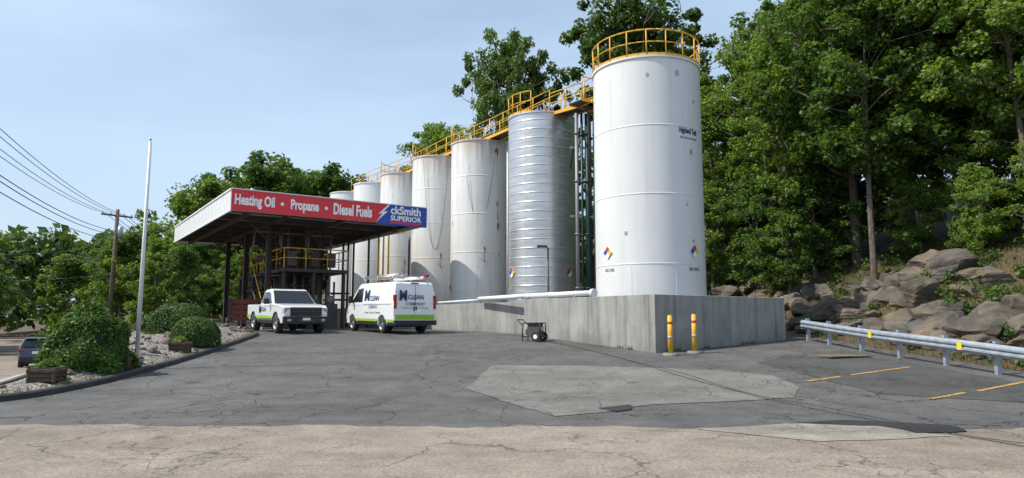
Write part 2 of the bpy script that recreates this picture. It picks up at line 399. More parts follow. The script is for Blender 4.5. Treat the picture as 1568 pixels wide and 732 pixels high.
strip('parking_line', (8.2, 13.7), (9.4, 14.5), .10, M['linepaint']); strip('parking_line', (9.8, 14.7), (11.9, 16.1), .10, M['linepaint'])
strip('road_line', (-7.0, 7.6), (-5.9, 7.94), .1, M['whiteline']); strip('road_line', (-14, 5.4), (-8.2, 7.2), .1, M['whiteline'])

# ------------------------------------------------------------ planting bed
K = [(-10.5, 13.3), (-9.9, 13.35), (-9.5, 14.6), (-9.33, 16.5), (-9.4, 19.2), (-9.75, 23), (-10.05, 26.3), (-10.6, 28.6), (-11.6, 29.9), (-13.2, 31.0), (-15.4, 31.8), (-17.2, 31.8), (-15.5, 28), (-13.0, 22), (-11.4, 16.5)]
def catmull(P, n=6, closed=True):
    out = []; L = len(P)
    for i in range(L if closed else L - 1):
        p = [Vector((*P[(i + k) % L], 0)) if closed else Vector((*P[min(max(i + k, 0), L - 1)], 0)) for k in (-1, 0, 1, 2)]
        for j in range(n):
            t = j / n
            q = .5 * ((2 * p[1]) + (-p[0] + p[2]) * t + (2 * p[0] - 5 * p[1] + 4 * p[2] - p[3]) * t * t + (-p[0] + 3 * p[1] - 3 * p[2] + p[3]) * t ** 3)
            out.append((q.x, q.y))
    if not closed: out.append(P[-1])
    return out
KK = catmull(K, 5)
KA = np.array(KK)
def bed_d(x, y):
    a = KA; b = np.roll(KA, -1, 0); p = np.array([x, y]); ab = b - a
    t = np.clip(((p - a) * ab).sum(1) / (ab ** 2).sum(1), 0, 1)
    return float(np.sqrt(((a + ab * t[:, None] - p) ** 2).sum(1)).min())
def bed_z(x, y): return hgt(max(x, float(np.interp(y, XBY, XBX)) - .1), y) + .09 + .28 * smooth(0, 1.3, bed_d(x, y))
sheet('gravel_bed', KK, 0, M['gravel'], bed_z, .5, True)
kb = MB(); n = len(KK)
vs = []
for i in range(n):
    p = Vector(KK[i]); t = (Vector(KK[(i + 1) % n]) - Vector(KK[i - 1])).normalized(); nn = Vector((t.y, -t.x))
    z = hgt(*KK[i])
    for o, dz in ((.12, -.08), (.11, .10), (.08, .13), (-.05, .13), (-.07, .05)): vs.append((p.x + nn.x * o, p.y + nn.y * o, z + dz))
fs = []
for i in range(n):
    j = (i + 1) % n
    for q in range(4): fs.append((i * 5 + q, j * 5 + q, j * 5 + q + 1, i * 5 + q + 1))
kb.add(vs, fs, M['kerb'], False); kb.obj('kerb')

# ------------------------------------------------------------ rocks
bmr = bmesh.new(); bmesh.ops.create_icosphere(bmr, subdivisions=4, radius=1)
IV = np.array([v.co[:] for v in bmr.verts]); IF = np.array([[v.index for v in f.verts] for f in bmr.faces]); bmr.free()
bmr = bmesh.new(); bmesh.ops.create_icosphere(bmr, subdivisions=2, radius=1)
IV2 = np.array([v.co[:] for v in bmr.verts]); IF2 = np.array([[v.index for v in f.verts] for f in bmr.faces]); bmr.free()
def rock(rng, c, s, lo=False):
    V, F = (IV2, IF2) if lo else (IV, IF)
    k = 13; nrm = rng.normal(size=(k, 3)); nrm /= np.linalg.norm(nrm, axis=1)[:, None]; cc = rng.uniform(.55, .95, k)
    d = V @ nrm.T; rr = np.where(d > .05, cc / np.maximum(d, .05), 9).min(1); rr = np.minimum(rr, 1.15)
    if not lo:
        ph = rng.uniform(0, 6, 3)
        rr = rr * (1 + .025 * np.sin(V[:, 0] * 9 + ph[0]) * np.sin(V[:, 1] * 8 + ph[1]) + .02 * np.sin(V[:, 2] * 17 + ph[2]))
    P = V * rr[:, None] * np.array([s * rng.uniform(.9, 1.4), s * rng.uniform(.8, 1.1), s * rng.uniform(.6, .9)])
    a = rng.uniform(0, 6.3); b = rng.uniform(-.35, .35)
    R = np.array([[math.cos(a), -math.sin(a), 0], [math.sin(a), math.cos(a), 0], [0, 0, 1]]) @ np.array([[1, 0, 0], [0, math.cos(b), -math.sin(b)], [0, math.sin(b), math.cos(b)]])
    return P @ R.T + np.array(c), F
rng = np.random.default_rng(5)
def rocks(name, items, lo=False, mat='rock'):
    V = []; F = []; o = 0
    for c, s in items:
        v, f = rock(rng, c, s, lo); V.append(v); F.append(f + o); o += len(v)
    me = bpy.data.meshes.new(name); me.from_pydata(np.vstack(V).tolist(), [], np.vstack(F).tolist()); me.materials.append(M[mat])
    ob = bpy.data.objects.new(name, me); COL.objects.link(ob); return ob
items = []
for i in range(140):
    y = rng.uniform(14, 31); s = rng.uniform(.9, 3.8 + (1.4 if y > 24 else 0)); x = xl(y) + s; sz = rng.uniform(.22, .6) if rng.random() < .68 else rng.uniform(.6, 1.0)
    if s < 1.6: sz = min(sz, .55)
    items.append(((x, y, hgt(x, y) + .04 * sz), sz))
for i in range(70):
    y = rng.uniform(29, 38); s = rng.uniform(.3, 5.0); x = xl(y) + s; sz = rng.uniform(.3, .9)
    items.append(((x, y, hgt(x, y) + .05), sz))
rocks('boulder_pile', items)
items = []
for i in range(170):
    x = rng.uniform(-12.5, -9.6); y = rng.uniform(14, 30)
    if bed_d(x, y) < .15: continue
    inside = x < np.interp(y, [13.3, 16.5, 19.2, 23, 26.3, 28.6, 31], [-9.7, -9.33, -9.4, -9.75, -10.05, -10.6, -13.2]) and x > np.interp(y, XBY, XBX)
    if inside: items.append(((x, y, bed_z(x, y) + .01), rng.uniform(.03, .12) if rng.random() < .9 else .2))
rocks('garden_stones', items, True)

# ------------------------------------------------------------ foliage
def leaves_arr(rng, cen, rad_, n, size, flat=.75, shell=.5):
    k = len(cen); idx = rng.integers(0, k, n)
    d = rng.normal(size=(n, 3)); d /= np.linalg.norm(d, axis=1)[:, None]
    r = rng.uniform(0, 1, n) ** shell
    P = cen[idx] + d * (r * rad_[idx])[:, None] * np.array([1, 1, flat])
    nrm = rng.normal(size=(n, 3)) * .65 + d * .5 + np.array([0, 0, .55]); nrm /= np.linalg.norm(nrm, axis=1)[:, None]
    t = rng.normal(size=(n, 3)); a = np.cross(nrm, t); a /= np.linalg.norm(a, axis=1)[:, None]; b = np.cross(nrm, a)
    s = size * rng.uniform(.65, 1.3, n)[:, None]
    V = np.stack([P - a * s, P + b * s * .6 + a * s * .1, P + a * s, P - b * s * .6 + a * s * .1], 1).reshape(-1, 3)
    F = np.arange(n * 4).reshape(-1, 4)
    return V, F
def tree_mesh(name, H, cb, R, nlimb, nleaf, seed, leaf='leaf', size=.15, clr=(.55, 1.15), lean=0, r0=None, tw=2, spread=.14):
    rng = np.random.default_rng(seed); mb = MB(); r0 = r0 or H * .012 + .03
    pts = []
    for i in range(8):
        t = i / 7; pts.append(Vector((lean * t * H + .25 * math.sin(t * 5 + seed) * t * H * .06, .2 * math.cos(t * 4 + seed) * t * H * .06, t * H * .93)))
    pts[0].z = -.6
    for i in range(7): mb.cyl(pts[i], pts[i + 1], r0 * (1 - i / 7.3) + .02, M['bark'], 8, r0 * (1 - (i + 1) / 7.3) + .02, caps=False)
    def tp(t):
        f = t * 7; i = min(6, int(f)); return pts[i].lerp(pts[i + 1], f - i)
    cen = []; rr = []
    for i in range(nlimb):
        q = (i + .5) / nlimb; z = cb + (H * .9 - cb) * q; p0 = tp(min(1, z / (H * .93)))
        prof = max(.18, math.sin(math.pi * (.16 + .80 * q)) ** .75); L = R * prof * rng.uniform(.55, 1.2)
        az = i * 2.4 + rng.uniform(-.5, .5); el = rad(rng.uniform(-5, 35) + q * 35)
        d = Vector((math.cos(az) * math.cos(el), math.sin(az) * math.cos(el), math.sin(el)))
        prev = p0; rl = r0 * .42 * (1 - q * .6)
        for k in range(4):
            nd = (d + Vector(rng.uniform(-.25, .25, 3)) + Vector((0, 0, .08 * k))).normalized()
            nxt = prev + nd * L / 4; mb.cyl(prev, nxt, max(.02, rl * (1 - k / 4.5)), M['bark'], 5, max(.015, rl * (1 - (k + 1) / 4.5)), caps=False)
            if k >= 1:
                for j in range(tw):
                    off = Vector(rng.normal(size=3)) * L * spread; c = nxt + off
                    mb.cyl(nxt, c, .02, M['bark'], 4, .01, caps=False)
                    cen.append(c[:]); rr.append(rng.uniform(*clr))
            prev = nxt
    cen.append((pts[-1] + Vector((0, 0, .3)))[:]); rr.append(.8)
    V, F = leaves_arr(rng, np.array(cen), np.array(rr), nleaf, size)
    nb = len(mb.v)
    allv = mb.v + V.tolist(); allf = mb.f + (F + nb).tolist()
    me = bpy.data.meshes.new(name); me.from_pydata(allv, [], allf)
    me.materials.append(M['bark']); me.materials.append(M[leaf])
    mi = np.zeros(len(allf), dtype=np.int32); mi[len(mb.f):] = 1; me.polygons.foreach_set('material_index', mi)
    me.update(); return me
T = [tree_mesh('oak_crown', 14, 3.8, 6.0, 36, 30000, 1, size=.20, clr=(.6, 1.3), spread=.16),
     tree_mesh('tall_tree', 18, 6, 4.6, 34, 30000, 2, size=.135, clr=(.35, .9), spread=.18, r0=.16, tw=3, lean=-.03),
     tree_mesh('forest_tree_a', 15, 2.6, 4.8, 36, 34000, 3, size=.13, clr=(.3, .85), spread=.2, tw=3),
     tree_mesh('forest_tree_b', 17, 4, 4.4, 32, 30000, 8, size=.125, clr=(.28, .8), lean=-.04, spread=.2, tw=3),
     tree_mesh('young_tree', 6.5, .8, 2.6, 20, 14000, 5, size=.095, clr=(.22, .55), spread=.2, tw=3),
     tree_mesh('dark_tree', 18, 5.5, 5.0, 30, 20000, 6, 'leafdark', size=.16, clr=(.4, .9), spread=.19)]
def tree(name, x, y, t, s=1, sz=None, z=None, rz=None):
    o = bpy.data.objects.new(name, T[t]); COL.objects.link(o)
    o.location = (x, y, (hgt(x, y) if z is None else z) - .1); o.scale = (s, s, sz or s); o.rotation_euler = (0, 0, random.uniform(0, 6.28) if rz is None else rz); return o
D = 'deciduous_tree'
for (x, y, t, s) in [(15.0, 37, 2, .85), (17.4, 34.5, 3, 1.0), (20.0, 34, 2, 1.08), (22.6, 32, 3, 1.1), (26, 33, 2, 1.15), (25.5, 27.5, 3, 1.05),
                     (12.5, 42, 2, .80), (16.5, 43, 3, 1.0), (20.8, 42, 1, 1.1), (26, 41, 2, 1.2), (31, 38, 3, 1.2),
                     (14.2, 49, 2, .80), (10.2, 45, 2, .66), (19.5, 51, 2, 1.1), (27, 50, 1, 1.2), (30, 26, 2, 1.1),
                     (16.4, 31.0, 1, .88), (21.2, 27.6, 1, .82),
                     (8.7, 49, 5, 1.22), (11.4, 51.5, 5, 1.04), (3.6, 54, 2, .66),
                     (-6.0, 60, 1, 1.0), (-8.2, 62, 1, .84), (2, 62, 2, .85)]:
    tree(D, x, y, t, s)
tree(D, -.3, 52.5, 5, .84, 1.24); tree(D, 1.6, 54.5, 5, .74, 1.02)
for (x, y, s) in [(13.6, 33.6, .7), (15.4, 34.8, .85), (18.9, 31.5, .6), (20, 29.5, .65), (20.2, 25.0, .7), (22, 29.5, 1.0), (13.2, 36.5, .9),
                  (17.4, 36.8, 1.1), (11.2, 38.2, .9), (9.6, 40.7, 1.), (8.0, 43.7, 1.), (6.2, 46, 1.), (14.5, 40, 1.1), (23.5, 25.0, 1.1), (20.4, 21.0, .6), (24, 30, 1.1), (19.5, 37, 1.3), (3.5, 50, 1.1),
                  (19.0, 22.8, .55), (18.9, 27.4, .55), (19.4, 18.6, .55), (22, 22.4, 1.0), (21.5, 18.5, .8)]:
    tree('understory_tree', x, y, 4, s)
tree(D, -34, 77, 0, 1.25, 1.12, z=.5); tree(D, -28.5, 78, 0, 1.35, 1.24, z=1); tree(D, -23, 80, 0, 1.3, 1.2, z=1); tree(D, -25.5, 84, 0, 1.3, 1.25, z=1, rz=2)
for (x, y, t, s) in [(-38, 66, 2, .58), (-33, 62, 2, .62), (-26, 58, 2, .55), (-43, 74, 0, .66), (-22, 56, 2, .42), (-20, 62, 0, .6), (-46, 84, 2, .7), (-29, 56, 4, 1.1), (-25, 52, 4, .9), (-33, 58, 4, 1.2),
                     (-54, 66, 0, .86), (-58, 70, 2, .82), (-63, 72, 0, .92), (-50, 58, 2, .56), (-56, 58, 2, .68), (-48, 62, 2, .54), (-46, 55, 4, 1.2), (-49, 50, 4, 1.3), (-60, 60, 0, .78), (-68, 64, 0, .9), (-50, 45, 2, .5),
                     (-44, 58, 2, .46), (-40, 62, 4, 1.3)]:
    tree(D, x, y, t, s)
rng2 = np.random.default_rng(11); cen = []; rr = []
for i in range(620):
    a = rng2.uniform(rad(-62), rad(30)); d = rng2.uniform(115, 165); x = math.sin(a) * d; y = math.cos(a) * d
    zz = rng2.uniform(0, 1) ** .7 * (11 + 4 * math.sin(a * 9)); cen.append((x, y, zz)); rr.append(rng2.uniform(2, 4))
V, F = leaves_arr(rng2, np.array(cen), np.array(rr), 60000, .75, .8)
me = bpy.data.meshes.new('distant_trees'); me.from_pydata(V.tolist(), [], F.tolist()); me.materials.append(M['leafdark']); COL.objects.link(bpy.data.objects.new('distant_trees', me))
cen = []; rr = []
for i in range(330):
    y = rng2.uniform(12, 40); s = rng2.uniform(3.8, 12) if y < 29 else rng2.uniform(2.8, 11); x = xl(y) + s; cen.append((x, y, hgt(x, y) + .1)); rr.append(rng2.uniform(.15, .6))
for i in range(90):
    y = rng2.uniform(12, 32); x = xl(y) + rng2.uniform(.5, 4.5); cen.append((x, y, hgt(x, y) + .2)); rr.append(rng2.uniform(.12, .4))
V, F = leaves_arr(rng2, np.array(cen), np.array(rr), 28000, .075, .9)
me = bpy.data.meshes.new('undergrowth'); me.from_pydata(V.tolist(), [], F.tolist()); me.materials.append(M['leafdark']); COL.objects.link(bpy.data.objects.new('undergrowth', me))
def grass(name, pts, mat, h=(.12, .35), w=.02):
    n = len(pts); P = np.array(pts); hh = rng2.uniform(h[0], h[1], n)[:, None]; a = rng2.uniform(0, 6.28, n); dx = np.stack([np.cos(a), np.sin(a), 0 * a], 1)
    ln = rng2.normal(size=(n, 3)) * .3; ln[:, 2] = 1
    V = np.stack([P - dx * w, P + dx * w, P + ln * hh], 1).reshape(-1, 3)
    me = bpy.data.meshes.new(name); me.from_pydata(V.tolist(), [], np.arange(n * 3).reshape(-1, 3).tolist()); me.materials.append(mat); COL.objects.link(bpy.data.objects.new(name, me))
pts = []
for i in range(10000):
    y = rng2.uniform(11, 34); s = rng2.uniform(.15, 9); x = xl(y) + s; pts.append((x, y, hgt(x, y) - .06))
grass('grass_tufts', pts, M['grassblade'])
pts = []
for i in range(7000):
    y = rng2.uniform(33, 58); x = np.interp(y, XBY, XBX) - rng2.uniform(-1.5, .8); pts.append((x, y, hgt(x, y) - .03))
grass('grass_verge', pts, M['grassblade'], (.1, .3), .03)

def shrub(name, x, y, rx, ry, h, n, size, z, mat='leafshrub', seed=0, boxy=.0, lump=.08):
    r = np.random.default_rng(seed); d = r.normal(size=(n, 3)); d /= np.linalg.norm(d, axis=1)[:, None]; d[:, 2] = np.abs(d[:, 2]) * 1.15 - .15
    ex = 1 - boxy; d = np.sign(d) * np.abs(d) ** ex
    nn = np.sin(d[:, 0] * 5 + seed) * np.sin(d[:, 1] * 6 + 1) * np.sin(d[:, 2] * 5 + 2)
    rad_ = (1 + lump * nn * 2) * (1 - np.abs(r.normal(size=n)) * .07) + (r.random(n) < .05) * r.uniform(0, .2, n) * (lump / .16)
    P = d * rad_[:, None] * np.array([rx, ry, h])
    nrm = d + r.normal(size=(n, 3)) * .6; nrm /= np.linalg.norm(nrm, axis=1)[:, None]; t = r.normal(size=(n, 3)); a = np.cross(nrm, t); a /= np.linalg.norm(a, axis=1)[:, None]; b = np.cross(nrm, a)
    s = size * r.uniform(.6, 1.3, n)[:, None]
    V = np.stack([P - a * s, P + b * s * .6, P + a * s, P - b * s * .6], 1).reshape(-1, 3); F = np.arange(n * 4).reshape(-1, 4)
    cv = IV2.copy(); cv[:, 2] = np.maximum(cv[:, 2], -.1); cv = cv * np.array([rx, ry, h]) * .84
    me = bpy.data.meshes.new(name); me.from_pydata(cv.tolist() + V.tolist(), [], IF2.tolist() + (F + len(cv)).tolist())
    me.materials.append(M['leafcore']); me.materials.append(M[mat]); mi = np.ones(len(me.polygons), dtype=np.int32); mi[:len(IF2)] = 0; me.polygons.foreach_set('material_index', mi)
    o = bpy.data.objects.new(name, me); COL.objects.link(o); o.location = (x, y, z)
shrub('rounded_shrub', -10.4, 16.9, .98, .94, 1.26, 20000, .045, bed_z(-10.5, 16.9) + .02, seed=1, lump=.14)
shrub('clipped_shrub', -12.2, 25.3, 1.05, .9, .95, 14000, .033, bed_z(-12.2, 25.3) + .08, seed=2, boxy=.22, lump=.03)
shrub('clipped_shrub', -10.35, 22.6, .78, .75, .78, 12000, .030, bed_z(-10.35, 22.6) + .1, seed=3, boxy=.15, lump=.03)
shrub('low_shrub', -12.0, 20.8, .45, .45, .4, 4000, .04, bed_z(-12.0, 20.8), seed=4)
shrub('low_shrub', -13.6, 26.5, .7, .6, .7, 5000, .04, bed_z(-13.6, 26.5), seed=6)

def planter(x, y, rz):
    m = MB(); z = bed_z(x, y) - .02
    for k in range(3): m.box((0, 0, .05 + k * .09), (.54 + .03 * k, .44 + .02 * k, .085), M['wood'])
    m.box((0, 0, .29), (.5, .4, .02), M['soil'])
    for sx in (-.26, .26):
        for sy in (-.21, .21): m.box((sx, sy, .15), (.06, .06, .31), M['wood'])
    o = m.obj('wooden_planter', None, (x, y, z), rz, .01, 1)
    n = 260; c = np.array([(0, 0, .33)]); V, F = leaves_arr(rng2, c, np.array([.2]), n, .045)
    me = bpy.data.meshes.new('planter_plant'); me.from_pydata(V.tolist(), [], F.tolist()); me.materials.append(M['leaf']); p = bpy.data.objects.new('plant', me); COL.objects.link(p); p.parent = o
planter(-10.0, 20.9, .3); planter(-9.75, 17.25, .2); planter(-9.98, 14.95, .1)

FX, FY = -9.78, 18.1
m = MB(); z = bed_z(FX, FY)
m.cyl((0, 0, 0), (0, 0, .12), .16, M['wall'], 20); m.cyl((0, 0, .1), (0, 0, 5.95), .055, M['white'], 16, .03)
m.lathe([(0, 5.95), (.03, 5.97), (.035, 6.0), (.02, 6.03), (0, 6.04)], M['alu'], 12); m.cyl((.055, 0, 1.0), (.055, 0, 1.12), .012, M['alu'], 6)
m.tube([(.06, 0, 1.1), (.045, 0, 5.9)], .006, M['white'], 4)
m.obj('flagpole', None, (FX, FY, z - .03))

# ------------------------------------------------------------ compound
U = Vector((-.565, .825)); Vv = Vector((.825, .565)); ROT = math.atan2(.565, .825)
W0 = Vector((4.56, 22.0))
m = MB()
ZT = 2.40
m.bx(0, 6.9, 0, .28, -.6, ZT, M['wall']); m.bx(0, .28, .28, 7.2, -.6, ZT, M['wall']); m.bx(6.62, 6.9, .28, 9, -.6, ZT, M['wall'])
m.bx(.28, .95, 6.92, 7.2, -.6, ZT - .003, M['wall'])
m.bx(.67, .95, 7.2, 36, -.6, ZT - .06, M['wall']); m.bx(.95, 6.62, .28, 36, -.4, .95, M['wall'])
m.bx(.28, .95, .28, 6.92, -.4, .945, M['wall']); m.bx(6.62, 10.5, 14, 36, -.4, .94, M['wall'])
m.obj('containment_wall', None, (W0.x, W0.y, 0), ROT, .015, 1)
pts = []
def wp(x, y): p = W0 + Vv * x + U * y; return p
for i in range(900):
    if rng2.random() < .5: p = wp(rng2.uniform(0, 6.9), -rng2.uniform(.0, .07))
    else: p = wp(-rng2.uniform(0, .06), rng2.uniform(0, 7.2))
    if math.sin(p.x * 4) + math.sin(p.y * 3.1) > .7: pts.append((p.x, p.y, hgt(p.x, p.y) - .01))
for i in range(500):
    k_ = KK[int(rng2.integers(0, 45))]; pts.append((k_[0] - .1 + rng2.uniform(-.05, .05), k_[1] + rng2.uniform(-.3, .3), bed_z(k_[0] - .1, k_[1])))
grass('weeds', pts, M['grassblade'], (.05, .16), .012)
m = MB(); m.tube([(.14, 3.2, ZT + .14), (.14, 7.2, ZT + .14), (.45, 11.4, ZT + .13)], .10, M['white'], 12)
m.cyl((.14, 3.2, ZT + .14), (.14, 3.05, ZT + .14), .15, M['white'], 14)
for y in (4, 5.6, 7.1): m.box((.14, y, ZT + .02), (.3, .08, .05), M['galv']); m.cyl((.14, y + .1, ZT + .14), (.14, y + .15, ZT + .14), .118, M['white'], 14)
m.tube([(.8, 8.5, ZT + .02), (.8, 9.4, ZT + .16), (.8, 12, ZT + .10), (.8, 16, ZT + .06)], .05, M['white'], 8)
m.obj('transfer_pipe', None, (W0.x, W0.y, 0), ROT)

# ------------------------------------------------------------ tanks
def ring(cx, cy, r, z, a0=0, a1=360, n=40):
    return [(cx + r * math.cos(rad(a0 + (a1 - a0) * i / n)), cy + r * math.sin(rad(a0 + (a1 - a0) * i / n)), z) for i in range(n + 1)]
def tank(name, x, y, R, top, mat, seams, rib=None, rail=(0, 360), zb=.93, vs_=True):
    e = empty(name, (x, y, 0)); m = MB()
    m.lathe([(R, zb), (R, top)], mat, 96)
    m.lathe([(R, top), (R * .02, top + R * .12)], mat, 96)
    m.lathe([(R + .001, top - .05), (R + .05, top - .05), (R + .05, top + .03), (R + .0, top + .03)], mat, 96, smooth=False)
    m.lathe([(R, zb), (R + .08, zb), (R + .08, zb + .03), (R, zb + .03)], mat, 96, smooth=False)
    for z in seams: m.lathe([(R, z - .03), (R + .009, z - .02), (R + .009, z + .02), (R, z + .03)], mat, 96)
    if rib:
        z = zb + rib
        while z < top - .1:
            m.lathe([(R, z - .035), (R + .012, z - .012), (R + .012, z + .012), (R, z + .035)], mat, 96); z += rib
    if vs_:
        zz = [zb] + seams + [top]
        for i in range(len(zz) - 1):
            for a in ((-75 + i * 37) % 360, (-120 + i * 61) % 360):
                c, s = math.cos(rad(a)), math.sin(rad(a)); m.box(((R + .002) * c, (R + .002) * s, (zz[i] + zz[i + 1]) / 2), (.012, .03, zz[i + 1] - zz[i] - .06), mat, rad(a))
    m.obj('shell', e)
    if rail:
        m = MB(); a0, a1 = rail; k = max(2, int((a1 - a0) / 20)); n = k * 2
        for h, r in ((1.08, .028), (.58, .022)): m.tube(ring(0, 0, R + .02, top + h, a0, a1, n), r, M['yellow'])
        kp = ring(0, 0, R + .02, top + .07, a0, a1, n)
        for i in range(n):
            p, q = Vector(kp[i]), Vector(kp[i + 1]); d = q - p; m.box((p + q) / 2, (d.length + .01, .012, .13), M['yellow'], math.atan2(d.y, d.x))
        for i in range(k + 1):
            a = rad(a0 + (a1 - a0) * i / k); c, s = math.cos(a) * (R + .02), math.sin(a) * (R + .02); m.cyl((c, s, top), (c, s, top + 1.08), .026, M['yellow'], 6)
        m.obj('guard_rail', e)
    return e
def diamond(parent, R, ang, z, s=.24):
    a = rad(ang); nrm = Vector((math.cos(a), math.sin(a), 0)); t = Vector((-math.sin(a), math.cos(a), 0)); up = Vector((0, 0, 1)); c = nrm * (R + .045) + up * z
    m = MB()
    for (du, dv), mt in (((0, .5), M['red']), ((-.5, 0), M['blue']), ((.5, 0), M['yellowsq']), ((0, -.5), M['signwhite'])):
        cc = c + t * du * s + up * dv * s; h = s * .49
        m.add([cc - t * h, cc - up * h, cc + t * h, cc + up * h], [(0, 1, 2, 3)], mt)
    cb = c - nrm * .006; h = s * 1.04; m.add([cb - t * h, cb - up * h, cb + t * h, cb + up * h], [(0, 1, 2, 3)], M['signwhite'])
    m.cyl(cb - nrm * .05, cb - nrm * .002, .02, M['galv'], 6)
    m.obj('hazard_placard', parent)
def curved_text(parent, body, R, ang, z, w, h, mat, bold=.03):
    a = rad(ang); nrm = Vector((math.cos(a), math.sin(a), 0)); t = Vector((-math.sin(a), math.cos(a), 0))
    o = text('lettering', body, w, h, mat, nrm * (R + .002) - t * w / 2 + Vector((0, 0, z)), t, (0, 0, 1), parent, bold)
    me = o.data
    for v in me.vertices:
        s = v.co.dot(t); th = a + s / R; v.co = Vector((math.cos(th) * (R + .014), math.sin(th) * (R + .014), v.co.z))

t1 = tank('storage_tank', 5.65, 28, 2.2, 11.85, M['tank'], [3.7, 6.4, 9.1], rail=(0, 360))
diamond(t1, 2.2, -90 - 48 - 10, 4.2, .25); diamond(t1, 2.2, -90 + 46 - 8, 4.2, .25)
curved_text(t1, 'Highland Tank', 2.2, -90 + 36, 8.75, 1.05, .30, M['navy'], .03); curved_text(t1, 'STEEL TANKS  NORTH AMERICA', 2.2, -90 + 36, 8.6, 1.0, .08, M['pipegreen'], .01)
curved_text(t1, 'NO. 2 OIL', 2.2, -90 - 56, 3.45, .5, .12, M['logogrey']); curved_text(t1, 'DIESEL  ON ROAD', 2.2, -90 + 38, 3.45, .6, .12, M['logogrey'])
m = MB()
for (a, z, s) in ((-68, 11.2, .16), (-52, 8.1, .14), (-100, 11.1, .1), (-125, 4.9, .1), (-60, 6.0, .08), (-45, 10.2, .1), (-52, 4.6, .09)):
    a = rad(a); m.box((2.2 * math.cos(a), 2.2 * math.sin(a), z), (.03, s, s * 1.3), M['galv'], a)
m.obj('fittings', t1)
t2 = tank('storage_tank', 1.54, 34.9, 1.72, 11.9, M['tankgalv'], [], rib=.46, rail=(90, 250))
diamond(t2, 1.72, -90 - 62, 3.9, .26); diamond(t2, 1.72, -90 + 48, 3.9, .26)
t3 = tank('storage_tank', -1.92, 40.2, 1.7, 11.9, M['tankrust'], [3.2, 5.4, 7.6, 9.8], rail=(120, 200))
diamond(t3, 1.7, -90 - 70, 3.4, .22)
t4 = tank('storage_tank', -4.8, 44.1, 1.7, 11.9, M['tankrust'], [3.2, 5.4, 7.6, 9.8], rail=(120, 200))
t5 = tank('storage_tank', -7.85, 49.2, 1.7, 11.9, M['tankrust'], [3.5, 6, 8.5], rail=(120, 200))
t6 = tank('storage_tank', -10.6, 52.7, 1.7, 11.9, M['tank'], [3.5, 6, 8.5], rail=None)
t7 = tank('storage_tank', -13.4, 56.5, 1.75, 11.9, M['tank'], [3.5, 6, 8.5], rail=None)
tank('storage_tank', 1.0, 42.9, 1.65, 11.9, M['tankrust'], [3.5, 6, 8.5], rail=None)
tank('storage_tank', -2.0, 47.3, 1.65, 11.9, M['tank'], [3.5, 6, 8.5], rail=None)
tank('storage_tank', -5.5, 52.0, 1.65, 11.9, M['tank'], [3.5, 6, 8.5], rail=None)

def catwalk(m, a, b, w=.8, rails=(1, -1), posts=1.3):
    a = Vector(a); b = Vector(b); d = b - a; L = d.length; dn = d.normalized(); side = Vector((-dn.y, dn.x, 0)).normalized()
    R = Matrix((dn, side, dn.cross(side))).transposed()
    m.box((a + b) / 2, (L, w, .04), M['darksteel'], R=R)
    for s in (-1, 1): m.box((a + b) / 2 + side * s * (w / 2 + .02), (L, .03, .16), M['yellow'], R=R)
    n = max(1, int(L / posts))
    for s in rails:
        o = side * s * w / 2
        for h, r in ((1.08, .026), (.56, .020)): m.cyl(a + o + Vector((0, 0, h)), b + o + Vector((0, 0, h)), r, M['yellow'], 6)
        for i in range(n + 1): p = a.lerp(b, i / n) + o; m.cyl(p, p + Vector((0, 0, 1.08)), .023, M['yellow'], 6)
m = MB()
P = [(2.2, 33.8, 12.05), (-1.0, 38.9, 12.05), (-3.9, 43.0, 12.05), (-7.0, 48, 12.05), (-10, 51.8, 12.05), (-13.0, 56.0, 12.05)]
for a, b in zip(P[:-1], P[1:]): catwalk(m, a, b, .7)
catwalk(m, (2.3, 33.9, 11.9), (3.7, 30.9, 11.45), .85); catwalk(m, (3.7, 30.9, 11.45), (4.6, 29.3, 11.45), .85)
catwalk(m, (3.7, 30.9, 11.45), (2.9, 30.3, 11.45), .9, rails=(1,))
for i in range(5): m.box((4.35, 29.75 - i * .1, 11.5 + i * .09), (.7, .2, .03), M['yellow'], .5)
m.tube([(3.45, 30.5, 11.35), (3.7, 31.6, 8.2)], .04, M['darksteel']); m.tube([(3.2, 32.2, 11.5), (2.9, 33.4, 9.0)], .04, M['darksteel'])
m.obj('catwalk')
m = MB()
for (x, y, r, mt, zt) in ((3.05, 31.6, .09, 'pipegrey', 11.3), (3.32, 31.9, .06, 'pipegreen', 11.4), (3.55, 31.7, .11, 'pipegreen', 11.3), (3.9, 31.9, .05, 'pipegrey', 11.3), (4.1, 32.2, .12, 'pipegreen', 11.0), (3.7, 32.6, .16, 'darksteel', 11.2)):
    m.cyl((x, y, .95), (x, y, zt), r, M[mt], 12)
    for z in (3, 5.5, 8, 10.3): m.cyl((x, y, z), (x, y, z + .06), r * 1.5, M[mt], 12)
for z in (2.4, 6.4, 9.7): m.box((3.5, 31.95, z), (1.5, .08, .08), M['galv'], .2)
m.tube([(3.05, 31.6, 1.5), (2.4, 30.5, 1.5), (1.2, 31, 1.5)], .08, M['pipegrey'])
m.obj('pipe_riser')
m = MB()
for (x, y, r, zt, mt) in ((.0, 38.1, .07, 11.7, 'pipegrey'), (-.25, 38.3, .05, 11.7, 'white'), (.15, 38.4, .06, 12.3, 'rustred'), (-3.0, 42.0, .06, 11.8, 'white'), (-5.9, 46.8, .06, 11.6, 'white')):
    m.cyl((x, y, .95), (x, y, zt), r, M[mt], 10)
for (x, y) in ((-8.4, 43.0), (-8.15, 43.25), (-7.85, 43.4)): m.tube([(x, y, 1), (x, y, 7.0), (x + .8, y + 1.5, 7.3)], .06, M['yellow'], 8)
